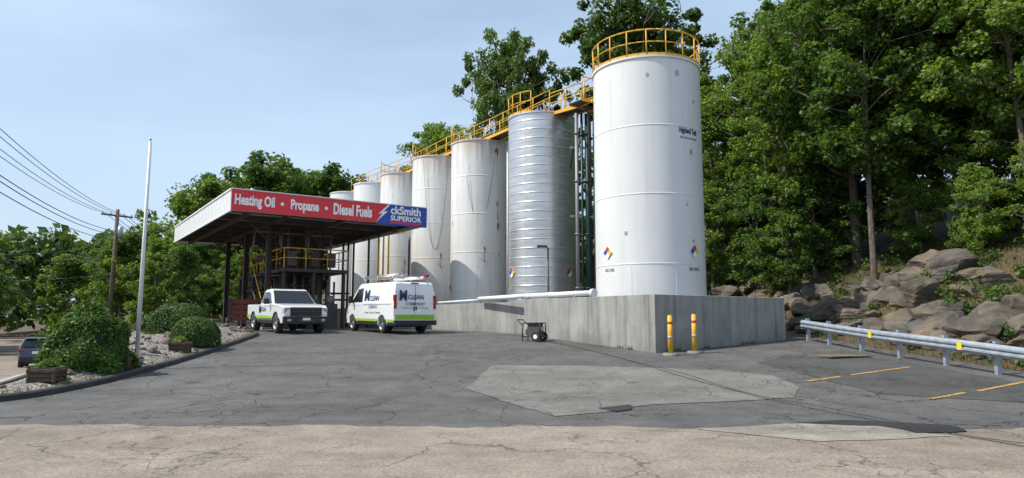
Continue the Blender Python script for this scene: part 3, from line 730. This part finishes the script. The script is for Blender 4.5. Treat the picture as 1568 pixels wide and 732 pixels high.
for (x, y) in ((-8.9, 42.4), (-10.3, 44.4), (-10.7, 44.6), (-11.1, 44.9), (-6.3, 41.8)): m.cyl((x, y, 1), (x, y, 6.6), .07, M['darksteel'], 8)
m.obj('pipe_rack')
m = MB()
def sag(a, b, s, n=14):
    a = Vector(a); b = Vector(b); return [a.lerp(b, i / n) - Vector((0, 0, s * 4 * (i / n) * (1 - i / n))) for i in range(n + 1)]
m.tube(sag((-2.6, 38.5, 9.8), (-.9, 38.6, 11.6), 3.6), .011, M['wire'], 4)
m.tube(sag((-5.6, 42.4, 11.6), (-4.0, 42.4, 11.2), 5.5), .011, M['wire'], 4)
m.obj('hanging_cable')
m = MB(); m.cyl((0, 0, .95), (0, 0, 4.75), .05, M['darksteel'], 10, .04); m.tube([(0, 0, 4.7), (-.08, 0, 4.82), (-.35, 0, 4.84)], .025, M['darksteel'])
m.box((-.28, 0, 4.80), (.42, .2, .1), M['darksteel']); m.box((-.28, 0, 4.74), (.3, .16, .03), M['lens'])
m.obj('area_lamp', None, (1.6, 30.2, 0), .2)

# ------------------------------------------------------------ fuel canopy
CA = (-13.3, 32.0); ce = empty('fuel_canopy', (*CA, 0), ROT)
LX, LY, Z0, Z1 = 10.3, 16.5, 6.72, 7.75
m = MB()
m.bx(.1, LX - .1, .1, LY - .1, Z0 + .36, Z0 + .42, M['soffit'])
m.bx(.1, LX - .1, .1, LY - .1, Z1 - .2, Z1 - .12, M['galv'])
m.bx(0, .1, 0, LY, Z0, Z1, M['white']); m.bx(LX - .1, LX, 0, LY, Z0, Z1, M['white']); m.bx(.1, LX - .1, LY - .1, LY, Z0, Z1, M['white']); m.bx(.1, LX - .1, 0, .1, Z0, Z1, M['white'])
for i in range(41): m.bx(-.012, -.001, .1 + i * .4, .13 + i * .4, Z0 + .02, Z1 - .06, M['white'])
m.bx(-.05, .02, -.03, LY, Z1 - .04, Z1 + .03, M['white']); m.bx(.02, LX + .02, -.08, .02, Z1 - .003, Z1 + .04, M['white'])
m.bx(-.04, .02, -.03, LY, Z0 - .04, Z0 + .015, M['white'])
m.obj('roof', ce)
m = MB(); m.bx(.02, 7.35, -.05, -.001, Z0, Z1 - .003, M['red'])
m.add([(7.35, -.052, Z0 - .08), (LX + .03, -.052, Z0 - .08), (LX + .03, -.052, Z1), (8.0, -.052, Z1)], [(0, 1, 2, 3)], M['blue'])
m.bx(7.36, LX + .02, -.05, -.001, Z0 - .07, Z1 - .003, M['red'])
m.add([(8.0, -.058, Z1 - .02), (7.45, -.058, Z0 + .48), (7.68, -.058, Z0 + .50), (7.30, -.058, Z0 + .02), (8.0, -.058, Z0 + .66), (7.74, -.058, Z0 + .62), (8.12, -.058, Z1 - .02)], [(0, 1, 2, 3, 4, 5, 6)], M['signwhite'])
m.bx(8.15, 10.0, -.062, -.053, Z0 + .02, Z0 + .12, M['red'])
m.obj('sign_panel', ce)
X3 = (1, 0, 0); Z3 = (0, 0, 1)
SW = M['signwhite']
text('lettering_a', 'Heating Oil', 1.86, .68, SW, (.16, -.06, Z0 + .14), X3, Z3, ce, .038)
text('dot', '•', .17, .17, SW, (2.3, -.06, Z0 + .42), X3, Z3, ce, .02)
text('lettering_b', 'Propane', 1.42, .66, SW, (2.8, -.06, Z0 + .14), X3, Z3, ce, .038)
text('dot', '•', .17, .17, SW, (4.52, -.06, Z0 + .42), X3, Z3, ce, .02)
text('lettering_c', 'Diesel Fuels', 2.1, .60, SW, (4.98, -.06, Z0 + .22), X3, Z3, ce, .038)
text('lettering_d', 'ckSmith', 1.8, .46, SW, (8.15, -.06, Z0 + .52), X3, Z3, ce, .03)
text('lettering_e', 'SUPERIOR', 1.85, .29, SW, (8.15, -.06, Z0 + .17), X3, Z3, ce, .03)
m = MB(); BR = M['brownsteel']; gz = 1.05
for y in (.9, 3.6, 6.1, 8.5, 11, 13.4, 15.8): m.bx(.1, LX - .1, y - .08, y + .08, Z0 + .06, Z0 + .35, BR)
for x in (.9, 2.8, 5.6, 9.2): m.bx(x - .07, x + .07, .1, LY - .1, Z0 - .12, Z0 + .06, BR)
for x in (2.8, 5.6):
    for y in (3.6, 8.5, 13.4):
        for dx in (-.13, .12): m.bx(x + dx, x + dx + .015, y - .13, y + .13, gz, Z0 - .12, BR)
        m.bx(x - .115, x + .12, y - .01, y + .01, gz, Z0 - .12, BR)
        for sx in (-1, 1): m.box((x + sx * .5, y, Z0 - .5), (1.2, .09, .09), BR, R=Matrix.Rotation(-sx * .75, 3, 'Y'))
        m.bx(x - .25, x + .25, y - .25, y + .25, gz - .2, gz + .15, M['wall'])
m.obj('steel_frame', ce)
m = MB(); DZ_ = 4.3; DS = M['darksteel']
m.bx(3.3, 6.9, 2.6, 12.5, DZ_ - .18, DZ_, BR)
for x in (3.35, 6.85):
    for h, r in ((1.08, .03), (.56, .024)): m.cyl((x, 2.65, DZ_ + h), (x, 12.4, DZ_ + h), r, M['yellow'], 6)
    for i in range(8): m.cyl((x, 2.65 + i * 1.39, DZ_), (x, 2.65 + i * 1.39, DZ_ + 1.08), .028, M['yellow'], 6)
for h, r in ((1.08, .03), (.56, .024)): m.cyl((3.35, 2.65, DZ_ + h), (6.85, 2.65, DZ_ + h), r, M['yellow'], 6)
for x in (4.5, 5.7): m.cyl((x, 2.65, DZ_), (x, 2.65, DZ_ + 1.08), .028, M['yellow'], 6)
for x in (3.4, 5.0, 6.7):
    for y in (2.8, 5.5, 9, 12.3): m.bx(x - .07, x + .07, y - .07, y + .07, gz, DZ_ - .18, BR)
rg = random.Random(3)
for i in range(64):
    x = rg.uniform(3.6, 6.7); y = rg.uniform(2.9, 11); r = rg.choice([.04, .06, .09]); zt = rg.uniform(3.4, 6.6); z0 = rg.choice([gz, gz, DZ_])
    m.cyl((x, y, z0), (x, y, max(zt, z0 + 1)), r, rg.choice([DS, DS, M['pipegrey'], BR, BR, M['rustred']]), 8)
    zz = rg.uniform(1.8, 6); m.tube([(x, y, zz), (x + rg.uniform(-1.5, 1.5), y, zz), (x + rg.uniform(-1, 1), y + 1.4, zz)], r * .8, rg.choice([DS, BR]), 6)
for (x, y) in ((3.9, 3.1), (5.1, 3.0), (6.1, 3.2), (4.4, 5.5), (5.8, 6.5), (4.0, 8.0)):
    m.box((x, y, 1.75), (.7, .5, 1.4), rg.choice([DS, BR])); m.cyl((x, y, 2.4), (x, y, 2.9), .22, M['pipegrey'], 14)
    m.box((x, y, DZ_ + .55), (.4, .35, .8), rg.choice([DS, BR]))
for i in range(12): m.box((2.95, 3.4 + i * .3, gz + .25 + i * .265), (.7, .26, .03), DS)
for x in (2.6, 3.3): m.cyl((x, 3.3, gz + 1.0), (x, 7.0, DZ_ + 1.1), .03, M['yellow'], 6); m.cyl((x, 3.3, gz), (x, 7.0, DZ_ - .1), .05, BR, 6)
for x in (3.2, 4.6, 6.0):
    m.tube([(x, 3.0, DZ_ + 1.2), (x, 3.0, DZ_ + 1.9), (x - 1.5, 2.2, DZ_ + 1.75), (x - 1.6, 2.1, DZ_ + .7)], .05, DS, 8)
m.obj('loading_platform', ce)
m = MB(); m.box((0, 0, .12), (.35, .35, .24), M['galv']); m.cyl((0, 0, .24), (0, 0, .4), .1, M['galv']); m.obj('roof_vent', ce, (1.2, 1.0, Z1 - .12))

m = MB()
for z in (.55, .85, 1.15, 1.45):
    m.bx(-1.2, 1.2, -.7, -.66, z - .12, z + .12, M['rustred']); m.bx(-1.2, 1.2, .66, .7, z - .12, z + .12, M['rustred']); m.bx(-1.2, -1.16, -.66, .66, z - .12, z + .12, M['rustred']); m.bx(1.16, 1.2, -.66, .66, z - .12, z + .12, M['rustred'])
for x in (-1.22, -.4, .4, 1.22):
    for y in (-.72, .72): m.bx(x - .04, x + .04, y - .04, y + .04, .3, 1.65, M['brownsteel'])
m.bx(-1.2, 1.2, -.66, .66, .3, .38, M['darksteel'])
for y in (-.8, .8): m.cyl((0, y - .09, .3), (0, y + .09, .3), .3, M['rubber'], 20)
m.tube([(1.2, 0, .35), (2.2, 0, .35)], .05, M['darksteel'])
m.obj('utility_trailer', None, (-14.6, 37.5, hgt(-14.6, 37.5)), ROT + 1.4)

# ------------------------------------------------------------ vehicles
def arch(cx, r, z0, n=9):
    return [(cx + r * math.cos(math.pi * i / n), z0 + r * math.sin(math.pi * i / n)) for i in range(n + 1)]
def wheel(e, x, y, r=.36, w=.24):
    m = MB(); s = 1 if y > 0 else -1
    prof = [(r * .62, -w / 2), (r * .93, -w / 2), (r, -w / 2 + .03), (r, w / 2 - .03), (r * .93, w / 2), (r * .62, w / 2)]
    m.lathe(prof, M['rubber'], 28)
    zo = w / 2 - .03
    m.lathe([(r * .62, w / 2), (r * .58, zo - .03), (.0, zo - .06)], M['darksteel'], 24)
    for k in range(6):
        a = k * math.pi / 3; m.box((math.cos(a) * r * .34, math.sin(a) * r * .34, zo - .025), (r * .5, r * .16, .03), M['alu'], a)
    m.lathe([(r * .63, w / 2 - .005), (r * .56, w / 2 + .004), (r * .54, zo - .02)], M['alu'], 24); m.cyl((0, 0, zo - .04), (0, 0, zo + .01), r * .18, M['alu'], 12)
    o = m.obj('wheel', e, (x, y, r)); o.rotation_euler = (-s * math.pi / 2, 0, 0); return o
def vehicle(name, x, y, heading, z=None):
    hx, hy = heading; e = empty(name, (x, y, hgt(x, y) if z is None else z), math.atan2(hy, hx))
    f = Vector((hx, hy)).normalized(); dz = (hgt(x + f.x * 1.5, y + f.y * 1.5) - hgt(x - f.x * 1.5, y - f.y * 1.5)) / 3
    e.rotation_mode = 'XYZ'; e.rotation_euler = (0, -math.atan(dz), math.atan2(hy, hx)); return e
def side_poly(m, pts, yf, mat, off=.004):
    for s in (-1, 1): m.add([(x, s * (yf(x, z) + off), z) for x, z in pts], [tuple(range(len(pts)))], mat)
def cross_panel(m, p0, p1, y0, y1, mat, off=.006):
    d = Vector((p1[0] - p0[0], p1[1] - p0[1])).normalized(); n = Vector((d.y, -d.x))
    if n.x * (1 if p0[0] > 0 else -1) < 0: n = -n
    ax, az = n.x * off, n.y * off
    m.add([(p0[0] + ax, -y0, p0[1] + az), (p0[0] + ax, y0, p0[1] + az), (p1[0] + ax, y1, p1[1] + az), (p1[0] + ax, -y1, p1[1] + az)], [(0, 1, 2, 3)], mat)

def cargo_van(x, y, heading):
    e = vehicle('cargo_van', x, y, heading); W = 1.0; CW = M['carwhite']
    wr, wf_ = -1.62, 1.72
    yl = lambda a, z: W - (.03 if z < .5 else 0) - (max(0, a - 2.1) * .18)
    belt = 1.25
    prof = [(-2.8, .42), (-2.8, belt), (1.98, belt), (2.1, 1.22), (2.62, 1.02), (2.74, .88), (2.8, .62), (2.78, .34)] + arch(wf_, .43, .34) + arch(wr, .43, .34)
    m = MB(); m.prism(prof, yl, CW); m.obj('lower_body', e, bevel=.035, seg=3)
    yg = lambda a, z: W - .16 * ((z - belt) / .95) ** 1.6 if z > belt else W
    g0 = [(-2.8, belt - .02), (-2.77, 1.7), (-2.68, 2.12), (-2.55, 2.18), (1.0, 2.18), (1.18, 2.12), (1.45, 1.85), (2.05, belt - .02)]
    m = MB(); m.prism(g0, yg, CW); m.obj('upper_body', e, bevel=.04, seg=3)
    m = MB(); G = M['glass']
    cross_panel(m, (2.0, 1.30), (1.22, 2.07), .86, .74, G, .02)
    side_poly(m, [(.55, 1.34), (1.72, 1.34), (1.42, 1.66), (1.22, 1.93), (.62, 1.97)], yg, G, .01)
    m.obj('glass', e)
    m = MB(); B = M['black']
    side_poly(m, [(-2.79, .36), (-2.1, .36), (-2.1, .46), (-2.79, .46)], yl, B); side_poly(m, [(-1.15, .34), (1.26, .34), (1.26, .47), (-1.15, .47)], yl, B)
    side_poly(m, [(-1.15, .50), (1.24, .50), (1.24, .60), (-1.15, .60)], yl, M['lime'], .006); side_poly(m, [(-2.79, .50), (-2.12, .50), (-2.12, .60), (-2.79, .60)], yl, M['lime'], .006)
    for a in (-.62, .48): side_poly(m, [(a, .5), (a + .012, .5), (a + .012, 2.0), (a, 2.0)], lambda q, z: max(yg(q, z), 0) if z > belt else yl(q, z), B, .003)
    side_poly(m, [(-2.6, 1.22), (.4, 1.22), (.4, 1.235), (-2.6, 1.235)], yl, M['logogrey'], .003)
    m.bx(-2.93, -2.79, -.96, .96, .36, .56, B); m.bx(-2.812, -2.802, -.9, .9, .60, .80, M['lime'])
    for s in (-1, 1):
        m.bx(-2.825, -2.70, s * .92 - .06, s * .92 + .06, 1.05, 1.62, M['redlens'])
        m.bx(-2.82, -2.80, s * .05 - .02, s * .05 + .02, .95, 1.15, B)
    m.bx(-2.806, -2.801, -.007, .007, .6, 2.05, B); m.bx(-2.82, -2.80, -.25, .0, .84, .98, M['signwhite'])
    m.bx(-2.74, -2.70, -.18, .18, 2.10, 2.15, M['redlens'])
    m.bx(2.72, 2.86, -.9, .9, .34, .60, B); m.bx(2.70, 2.80, -.6, .6, .64, .86, B)
    for s in (-1, 1):
        m.box((2.58, s * .78, .92), (.34, .26, .2), M['lens'], s * -.3)
        m.box((1.62, s * 1.13, 1.45), (.12, .2, .32), B); m.cyl((1.6, s * .98, 1.4), (1.62, s * 1.1, 1.42), .03, B, 6)
    m.bx(-2.5, 2.5, -.75, .75, .28, .45, B)
    m.obj('trim', e)
    for a in (wr, wf_):
        for s in (-1, 1): wheel(e, a, s * .87, .355)
    m = MB(); A = M['alu']
    for a in (-2.3, -.7, .8):
        m.cyl((a, -.82, 2.42), (a, .82, 2.42), .03, A, 8)
        for s in (-1, 1): m.cyl((a, s * .82, 2.1), (a, s * .82, 2.46), .025, A, 8)
    for s in (-.82, .82): m.cyl((-2.6, s, 2.42), (1.0, s, 2.42), .028, A, 8)
    for s in (.25, .62): m.cyl((-2.5, s, 2.5), (1.1, s, 2.5), .03, A, 8)
    for i in range(12): m.cyl((-2.4 + i * .3, .25, 2.5), (-2.4 + i * .3, .62, 2.5), .018, A, 6)
    m.box((-2.72, -.55, 2.45), (.25, .12, .1), M['redlens']); m.cyl((-2.6, -.5, 2.38), (0.5, -.5, 2.38), .06, M['white'], 10)
    m.obj('ladder_rack', e)
    for s in (1, -1):
        ax = (-s, 0, 0); yy = s * (W + .012); x0 = .35 if s == 1 else -2.1
        text('logo', 'M', .55, .58, M['navy'], (x0, s * .985, 1.30), ax, (0, -s * .08, 1), e, .04)
        text('logo', 'CLEAN', 1.0, .24, M['navy'], (x0 - s * .62, s * .99, 1.38), ax, (0, -s * .05, 1), e, .02)
        text('logo', 'COMPANY', .95, .15, M['logogrey'], (x0 - s * .55, yy, 1.05), ax, (0, 0, 1), e, .01)
        text('logo', 'Heating - Cooling - Plumbing', 1.7, .10, M['navy'], (x0 - s * .1, yy, .82), ax, (0, 0, 1), e, .01)
    text('rear_logo', 'M', .34, .44, M['navy'], (-2.835, .74, 1.38), (0, -1, 0), (0, 0, 1), e, .04)
    text('rear_logo', 'CLEAN', .72, .2, M['navy'], (-2.835, .35, 1.44), (0, -1, 0), (0, 0, 1), e, .02)
    text('rear_logo', 'COMPANY', .9, .13, M['logogrey'], (-2.835, .45, 1.19), (0, -1, 0), (0, 0, 1), e, .01)
    text('rear_logo', 'Heating Cooling', 1.2, .08, M['navy'], (-2.835, .6, 1.04), (0, -1, 0), (0, 0, 1), e, .0)
    return e
cargo_van(-5.68, 31.4, (U.x, U.y))

def pickup(x, y, heading):
    e = vehicle('pickup_truck', x, y, heading); W = 1.0; CW = M['carwhite']; B = M['black']; G = M['glass']
    wr, wf_ = -1.75, 1.95
    yl = lambda a, z: W - (.04 if z < .6 else 0) - max(0, a - 2.4) * .14
    prof = [(-2.9, .62), (-2.9, 1.22), (-.72, 1.22), (1.15, 1.22), (1.35, 1.27), (2.55, 1.20), (2.82, 1.10), (2.9, .85), (2.88, .48), (2.6, .42)] + arch(wf_, .47, .42) + arch(wr, .47, .42) + [(-2.5, .48)]
    m = MB(); m.prism(prof, yl, CW); m.obj('lower_body', e, bevel=.045, seg=3)
    yg = lambda a, z: W - .03 - .2 * (max(0, z - 1.2) / .72) ** 1.3
    m = MB(); m.prism([(-.72, 1.20), (-.62, 1.80), (-.45, 1.90), (.25, 1.93), (.45, 1.88), (1.38, 1.20)], yg, CW); m.obj('cab', e, bevel=.04, seg=3)
    m = MB()
    cross_panel(m, (1.33, 1.26), (.52, 1.84), .88, .74, G, .018); cross_panel(m, (-.72, 1.30), (-.645, 1.76), .75, .66, G, .02)
    side_poly(m, [(.22, 1.30), (1.05, 1.30), (.5, 1.72), (.22, 1.80)], yg, G, .012); side_poly(m, [(-.58, 1.30), (.14, 1.30), (.14, 1.80), (-.48, 1.78)], yg, G, .012)
    m.obj('glass', e)
    m = MB(); CH = M['chrome']
    m.bx(-2.80, -.85, -.82, .82, 1.2, 1.235, B)
    m.bx(2.84, 2.95, -.66, .66, .74, 1.08, B); m.bx(2.86, 2.97, -.66, .66, 1.08, 1.12, CH); m.bx(2.90, 2.965, -.6, .6, .92, .95, M['darksteel'])
    m.bx(2.80, 3.0, -.95, .95, .44, .72, B); m.bx(2.95, 3.01, -.35, .35, .5, .62, M['darksteel']); m.bx(3.0, 3.012, -.16, .16, .56, .66, M['signwhite'])
    for s in (-1, 1):
        m.box((2.77, s * .80, .98), (.2, .30, .22), M['lens'], -s * .25); m.box((2.985, s * .72, .57), (.04, .16, .1), M['lens'])
        m.box((.95, s * 1.13, 1.36), (.1, .22, .24), B); m.cyl((.95, s * .92, 1.3), (.95, s * 1.08, 1.33), .03, B, 6)
        m.bx(-2.93, -2.86, s * .9 - .08, s * .9 + .08, .8, 1.15, M['redlens'])
    m.bx(-3.02, -2.88, -.92, .92, .5, .66, CH); m.bx(-2.6, 2.6, -.75, .75, .38, .5, B)
    side_poly(m, [(-1.24, .44), (1.44, .44), (1.44, .55), (-1.24, .55)], yl, B, .004)
    side_poly(m, [(-1.24, .62), (1.44, .62), (1.44, .74), (-1.24, .74)], yl, M['lime'], .006); side_poly(m, [(-2.85, .66), (-2.26, .66), (-2.26, .78), (-2.85, .78)], yl, M['lime'], .006)
    for a in (-.68, .18, 1.2): side_poly(m, [(a, .62), (a + .012, .62), (a + .012, 1.2), (a, 1.2)], yl, B, .003)
    for c in (wr, wf_):
        for s in (-1, 1): m.tube([(c + .485 * math.cos(t * math.pi / 10), s * (yl(c, 1)), .42 + .485 * math.sin(t * math.pi / 10)) for t in range(11)], .025, B, 6)
    m.obj('trim', e)
    for a in (wr, wf_):
        for s in (-1, 1): wheel(e, a, s * .87, .41, .27)
    for s in (1, -1):
        ax = (-s, 0, 0)
        text('logo', 'M', .35, .34, M['navy'], (.85 if s == 1 else -.75, s * 1.0, .82), ax, (0, 0, 1), e, .03, .012)
        text('logo', 'CLEAN', .7, .18, M['navy'], (.45 if s == 1 else -.35, s * 1.0, .92), ax, (0, 0, 1), e, .02, .012)
    return e
pickup(-10.35, 31.55, (-U.x, -U.y))

def suv(x, y, heading):
    e = vehicle('parked_car', x, y, heading, hgt(x, y)); W = .92; B = M['black']; P_ = M['suv']; G = M['glass']
    wr, wf_ = -1.36, 1.36
    yl = lambda a, z: W - (.05 if z < .5 else 0) - max(0, abs(a) - 1.9) * .2
    prof = [(-2.32, .40), (-2.36, .62), (-2.30, 1.02), (-2.2, 1.06), (1.0, 1.06), (2.05, .92), (2.32, .72), (2.34, .32)] + arch(wf_, .39, .30) + arch(wr, .39, .30)
    m = MB(); m.prism(prof, yl, P_); m.obj('lower_body', e, bevel=.06, seg=3)
    yg = lambda a, z: W - .03 - .2 * (max(0, z - 1.04) / .6)
    m = MB(); m.prism([(-2.22, 1.04), (-1.9, 1.58), (-1.7, 1.64), (-.2, 1.68), (.2, 1.64), (1.15, 1.04)], yg, P_); m.obj('cabin', e, bevel=.05, seg=3)
    m = MB(); cross_panel(m, (-2.2, 1.12), (-1.93, 1.55), .74, .62, G, .02); cross_panel(m, (1.05, 1.11), (.28, 1.6), .78, .66, G, .02)
    side_poly(m, [(-1.95, 1.12), (-.35, 1.12), (-.35, 1.56), (-1.7, 1.52)], yg, G, .012); side_poly(m, [(-.28, 1.12), (.85, 1.12), (.15, 1.56), (-.28, 1.57)], yg, G, .012); m.obj('glass', e)
    m = MB(); m.bx(-2.42, -2.3, -.8, .8, .34, .58, B); m.bx(2.28, 2.4, -.8, .8, .3, .5, B)
    m.bx(-2.38, -2.35, -.25, .25, .76, .90, M['signwhite']); m.box((-1.95, 0, 1.66), (.3, 1.2, .04), P_)
    for s in (-1, 1):
        m.box((-2.28, s * .75, .95), (.16, .24, .12), M['redlens'], s * .2); m.box((2.18, s * .68, .76), (.2, .3, .14), M['lens'], -s * .3); m.box((.7, s * 1.0, 1.12), (.1, .16, .14), P_)
        m.cyl((-1.6, s * .62, 1.72), (0, s * .64, 1.74), .02, M['alu'], 6); side_poly(m, [(-.95, .32), (.95, .32), (.95, .42), (-.95, .42)], yl, B)
    m.bx(-2, 2, -.7, .7, .24, .35, B); m.obj('trim', e)
    for a in (wr, wf_):
        for s in (-1, 1): wheel(e, a, s * .80, .34, .22)
suv(-26.7, 39.4, (-.50, .87))

# ------------------------------------------------------------ small things
def bollard(x, y):
    m = MB(); z = hgt(x, y); m.cyl((0, 0, -.1), (0, 0, .07), .24, M['wall'], 8); m.cyl((0, 0, .05), (0, 0, 1.18), .075, M['yellow'], 18)
    m.lathe([(.075, 1.18), (.055, 1.22), (0, 1.235)], M['yellow'], 18)
    for h in (.5, .95): m.cyl((0, 0, h), (0, 0, h + .09), .078, M['orange'] if h > .6 else M['whiteline'], 18)
    m.obj('bollard', None, (x, y, z))
bollard(4.88, 21.35); bollard(5.78, 21.95)
m = MB(); B = M['black']; R_ = M['darksteel']
for y in (-.28, .28): m.cyl((-.22, y - .045, .17), (-.22, y + .045, .17), .17, M['rubber'], 18); m.cyl((-.22, y - .05, .17), (-.22, y + .05, .17), .08, M['signwhite'], 12)
m.tube([(-.4, -.22, .16), (.42, -.22, .16), (.42, .22, .16), (-.4, .22, .16), (-.4, -.22, .16)], .018, B)
for s in (-.22, .22): m.tube([(-.35, s, .16), (-.35, s, .66), (.35, s, .66), (.38, s, .16)], .022, B); m.tube([(.35, s, .55), (.6, s, .78)], .018, B)
m.cyl((.38, -.2, .0), (.38, -.2, .16), .02, B, 6); m.cyl((.38, .2, .0), (.38, .2, .16), .02, B, 6)
m.tube([(.6, -.22, .78), (.6, .22, .78)], .02, B); m.box((-.05, 0, .36), (.5, .38, .34), R_); m.box((-.05, 0, .6), (.44, .34, .16), B); m.cyl((.2, -.12, .32), (.2, .12, .32), .13, M['pipegrey'], 14)
m.box((-.3, 0, .45), (.1, .2, .14), M['alu'])
m.obj('pressure_washer', None, (.82, 25.5, hgt(.82, 25.5)), 2.6)
GP = [(10.75, 25.6), (11.1, 22.4), (11.55, 18.8), (12.0, 15.5), (12.4, 12), (12.9, 7), (13.2, 3)]
m = MB(); prof = [(-.0, .0), (.02, .03), (.08, .07), (.08, .11), (.01, .155), (.08, .20), (.08, .24), (.02, .28), (0, .31)]
GPs = catmull(GP, 4, False); n = len(GPs)
nrmv = []
for i in range(n):
    a = Vector(GPs[max(0, i - 1)]); b = Vector(GPs[min(n - 1, i + 1)]); t = (b - a).normalized(); nrmv.append(Vector((t.y, -t.x)))
if nrmv[0].x > 0: nrmv = [-q for q in nrmv]
vs = []
for i in range(n):
    z = hgt(min(GPs[i][0], xl(GPs[i][1]) - .1), GPs[i][1])
    for o, h in prof: vs.append((GPs[i][0] + nrmv[i].x * o, GPs[i][1] + nrmv[i].y * o, z + .46 + h))
k = len(prof); fs = [(i * k + q, (i + 1) * k + q, (i + 1) * k + q + 1, i * k + q + 1) for i in range(n - 1) for q in range(k - 1)]
m.add(vs, fs, M['galv'], False)
for i in range(0, n, 2):
    p = GPs[i]; q = -nrmv[i]; z = hgt(*p); an = math.atan2(q.y, q.x)
    m.box((p[0] + q.x * .08, p[1] + q.y * .08, z + .6), (.16, .12, .34), M['galv'], an); m.box((p[0] + q.x * .22, p[1] + q.y * .22, z + .35), (.12, .1, .95), M['galv'], an)
for i in (5, 9):
    p = Vector(GPs[i]) + nrmv[i] * .085; m.box((p.x, p.y, hgt(*GPs[i]) + .62), (.02, .16, .2), M['yellowsq'], math.atan2(nrmv[i].y, nrmv[i].x))
m.obj('guardrail')
m = MB(); m.box((0, 0, .015), (1.5, 1.0, .03), simple('steel_cover', (.20, .17, .09), (.12, .10, .06), 4, .7)); m.obj('cover_plate', None, (9.9, 21.0, hgt(9.9, 21.0) + .01), .3)
def gline(pts, r=.006):  # thin dark line following the pavement, drawn as a slim tube
    m = MB(); c = catmull(pts, 8, False); m.tube([(x, y, hgt(x, y) + .024) for x, y in c], r, M['wire'], 5); m.obj('dark_ground_line')
gline([(1.2, 25.3), (2.4, 22.8), (3.3, 20), (3.9, 17.5), (4.6, 15), (5.3, 12.5), (6.0, 10), (6.6, 8.2), (7.2, 6)])
gline([(1.4, 25.3), (2.7, 22.2), (3.5, 19.4), (4.3, 17), (4.8, 14.6), (5.7, 12.2), (6.2, 9.7), (6.9, 8.4), (7.5, 6)], .005)

def upole(x, y, top, arm=True, rz=0):
    z = hgt(x, y); m = MB(); m.cyl((0, 0, -.3), (.15, 0, top - z), .19, M['polewood'], 12, .13)
    if arm:
        m.box((.14, 0, top - z - .5), (.1, 2.4, .12), M['polewood'])
        for s in (-1.1, -.5, .5, 1.1): m.cyl((.14, s, top - z - .44), (.14, s, top - z - .25), .04, M['galv'], 8)
        m.cyl((.35, .2, top - z - 2.2), (.35, .2, top - z - 1.4), .2, M['galv'], 14)
    m.obj('utility_pole', None, (x, y, z), rz)
upole(-31.2, 53.5, 10.2, True, -.6); upole(-38.9, 86, 9.5, True, -.4); upole(-17.6, 17, 10.2, True, -.6)
m = MB()
for k, (o, z) in enumerate(((-1.0, 0), (-.4, 0), (.5, 0), (1.0, 0), (0, -1.3), (.1, -1.6), (.0, -2.0))):
    ax, ay = math.cos(.95) * o * .8, math.sin(.95) * o * .8
    m.tube(sag((-17.6 + ax, 17 + ay, 9.9 + z), (-31.2 + ax, 53.5 + ay, 9.8 + z), .9, 20), .016 if z == 0 else .022, M['wire'], 4)
    m.tube(sag((-31.2 + ax, 53.5 + ay, 9.8 + z), (-38.9 + ax, 86 + ay, 9.2 + z), .9, 14), .02, M['wire'], 4)
m.tube(sag((-31.2, 53.5, 7.2), (-60, 50, 6.5), .6), .03, M['wire'], 4); m.tube(sag((-31.2, 53.5, 5.0), (-60, 44, 3.6), .4), .03, M['wire'], 4); m.tube(sag((-31.2, 53.5, 6.2), (-60, 40, 6.2), .4), .03, M['wire'], 4)
m.obj('power_lines')

# ------------------------------------------------------------ sky, sun, camera
w = bpy.data.worlds.new('World'); SC.world = w; w.use_nodes = True; nt = w.node_tree
bg = nt.nodes['Background']; sky = nt.nodes.new('ShaderNodeTexSky'); sky.sky_type = 'NISHITA'; sky.sun_disc = False
EL = rad(52); S = Vector((-1, -.24, 0)).normalized(); AZ = math.atan2(S.x, S.y)
sky.sun_elevation = EL; sky.sun_rotation = AZ % (2 * math.pi); sky.air_density = 1.1; sky.dust_density = 2.0; sky.ozone_density = 1.3
gc = nt.nodes.new('ShaderNodeTexCoord').outputs['Generated']
n = noise(nt, gc, 1.3, 5, .55, (1, 1.4, 4)); rc = ramp(nt, .34, (.38, .38, .38), .78, (.85, .85, .85)); nt.links.new(n.outputs['Fac'], rc.inputs[0])
c = mixc(nt, rc.outputs[0], sky.outputs[0], (4.6, 5.9, 7.5))
nt.links.new(c, bg.inputs['Color']); bg.inputs['Strength'].default_value = .15
ld = bpy.data.lights.new('sun', 'SUN'); ld.energy = 5.0; ld.angle = rad(.5); ld.color = (1, .94, .84)
lo = bpy.data.objects.new('sun', ld); COL.objects.link(lo)
SV = Vector((S.x * math.cos(EL), S.y * math.cos(EL), math.sin(EL))); lo.rotation_euler = SV.to_track_quat('Z', 'Y').to_euler(); lo.location = (0, 0, 40)
cd = bpy.data.cameras.new('camera'); cd.lens = 24.1; cd.sensor_width = 36; cd.clip_end = 3000; cd.clip_start = .05
cam = bpy.data.objects.new('camera', cd); COL.objects.link(cam); cam.location = (0, 0, 1.6); cam.rotation_euler = (rad(90 + 6.68), 0, 0); SC.camera = cam
SC.view_settings.view_transform = 'Standard'; SC.view_settings.look = 'None'; SC.view_settings.exposure = 0
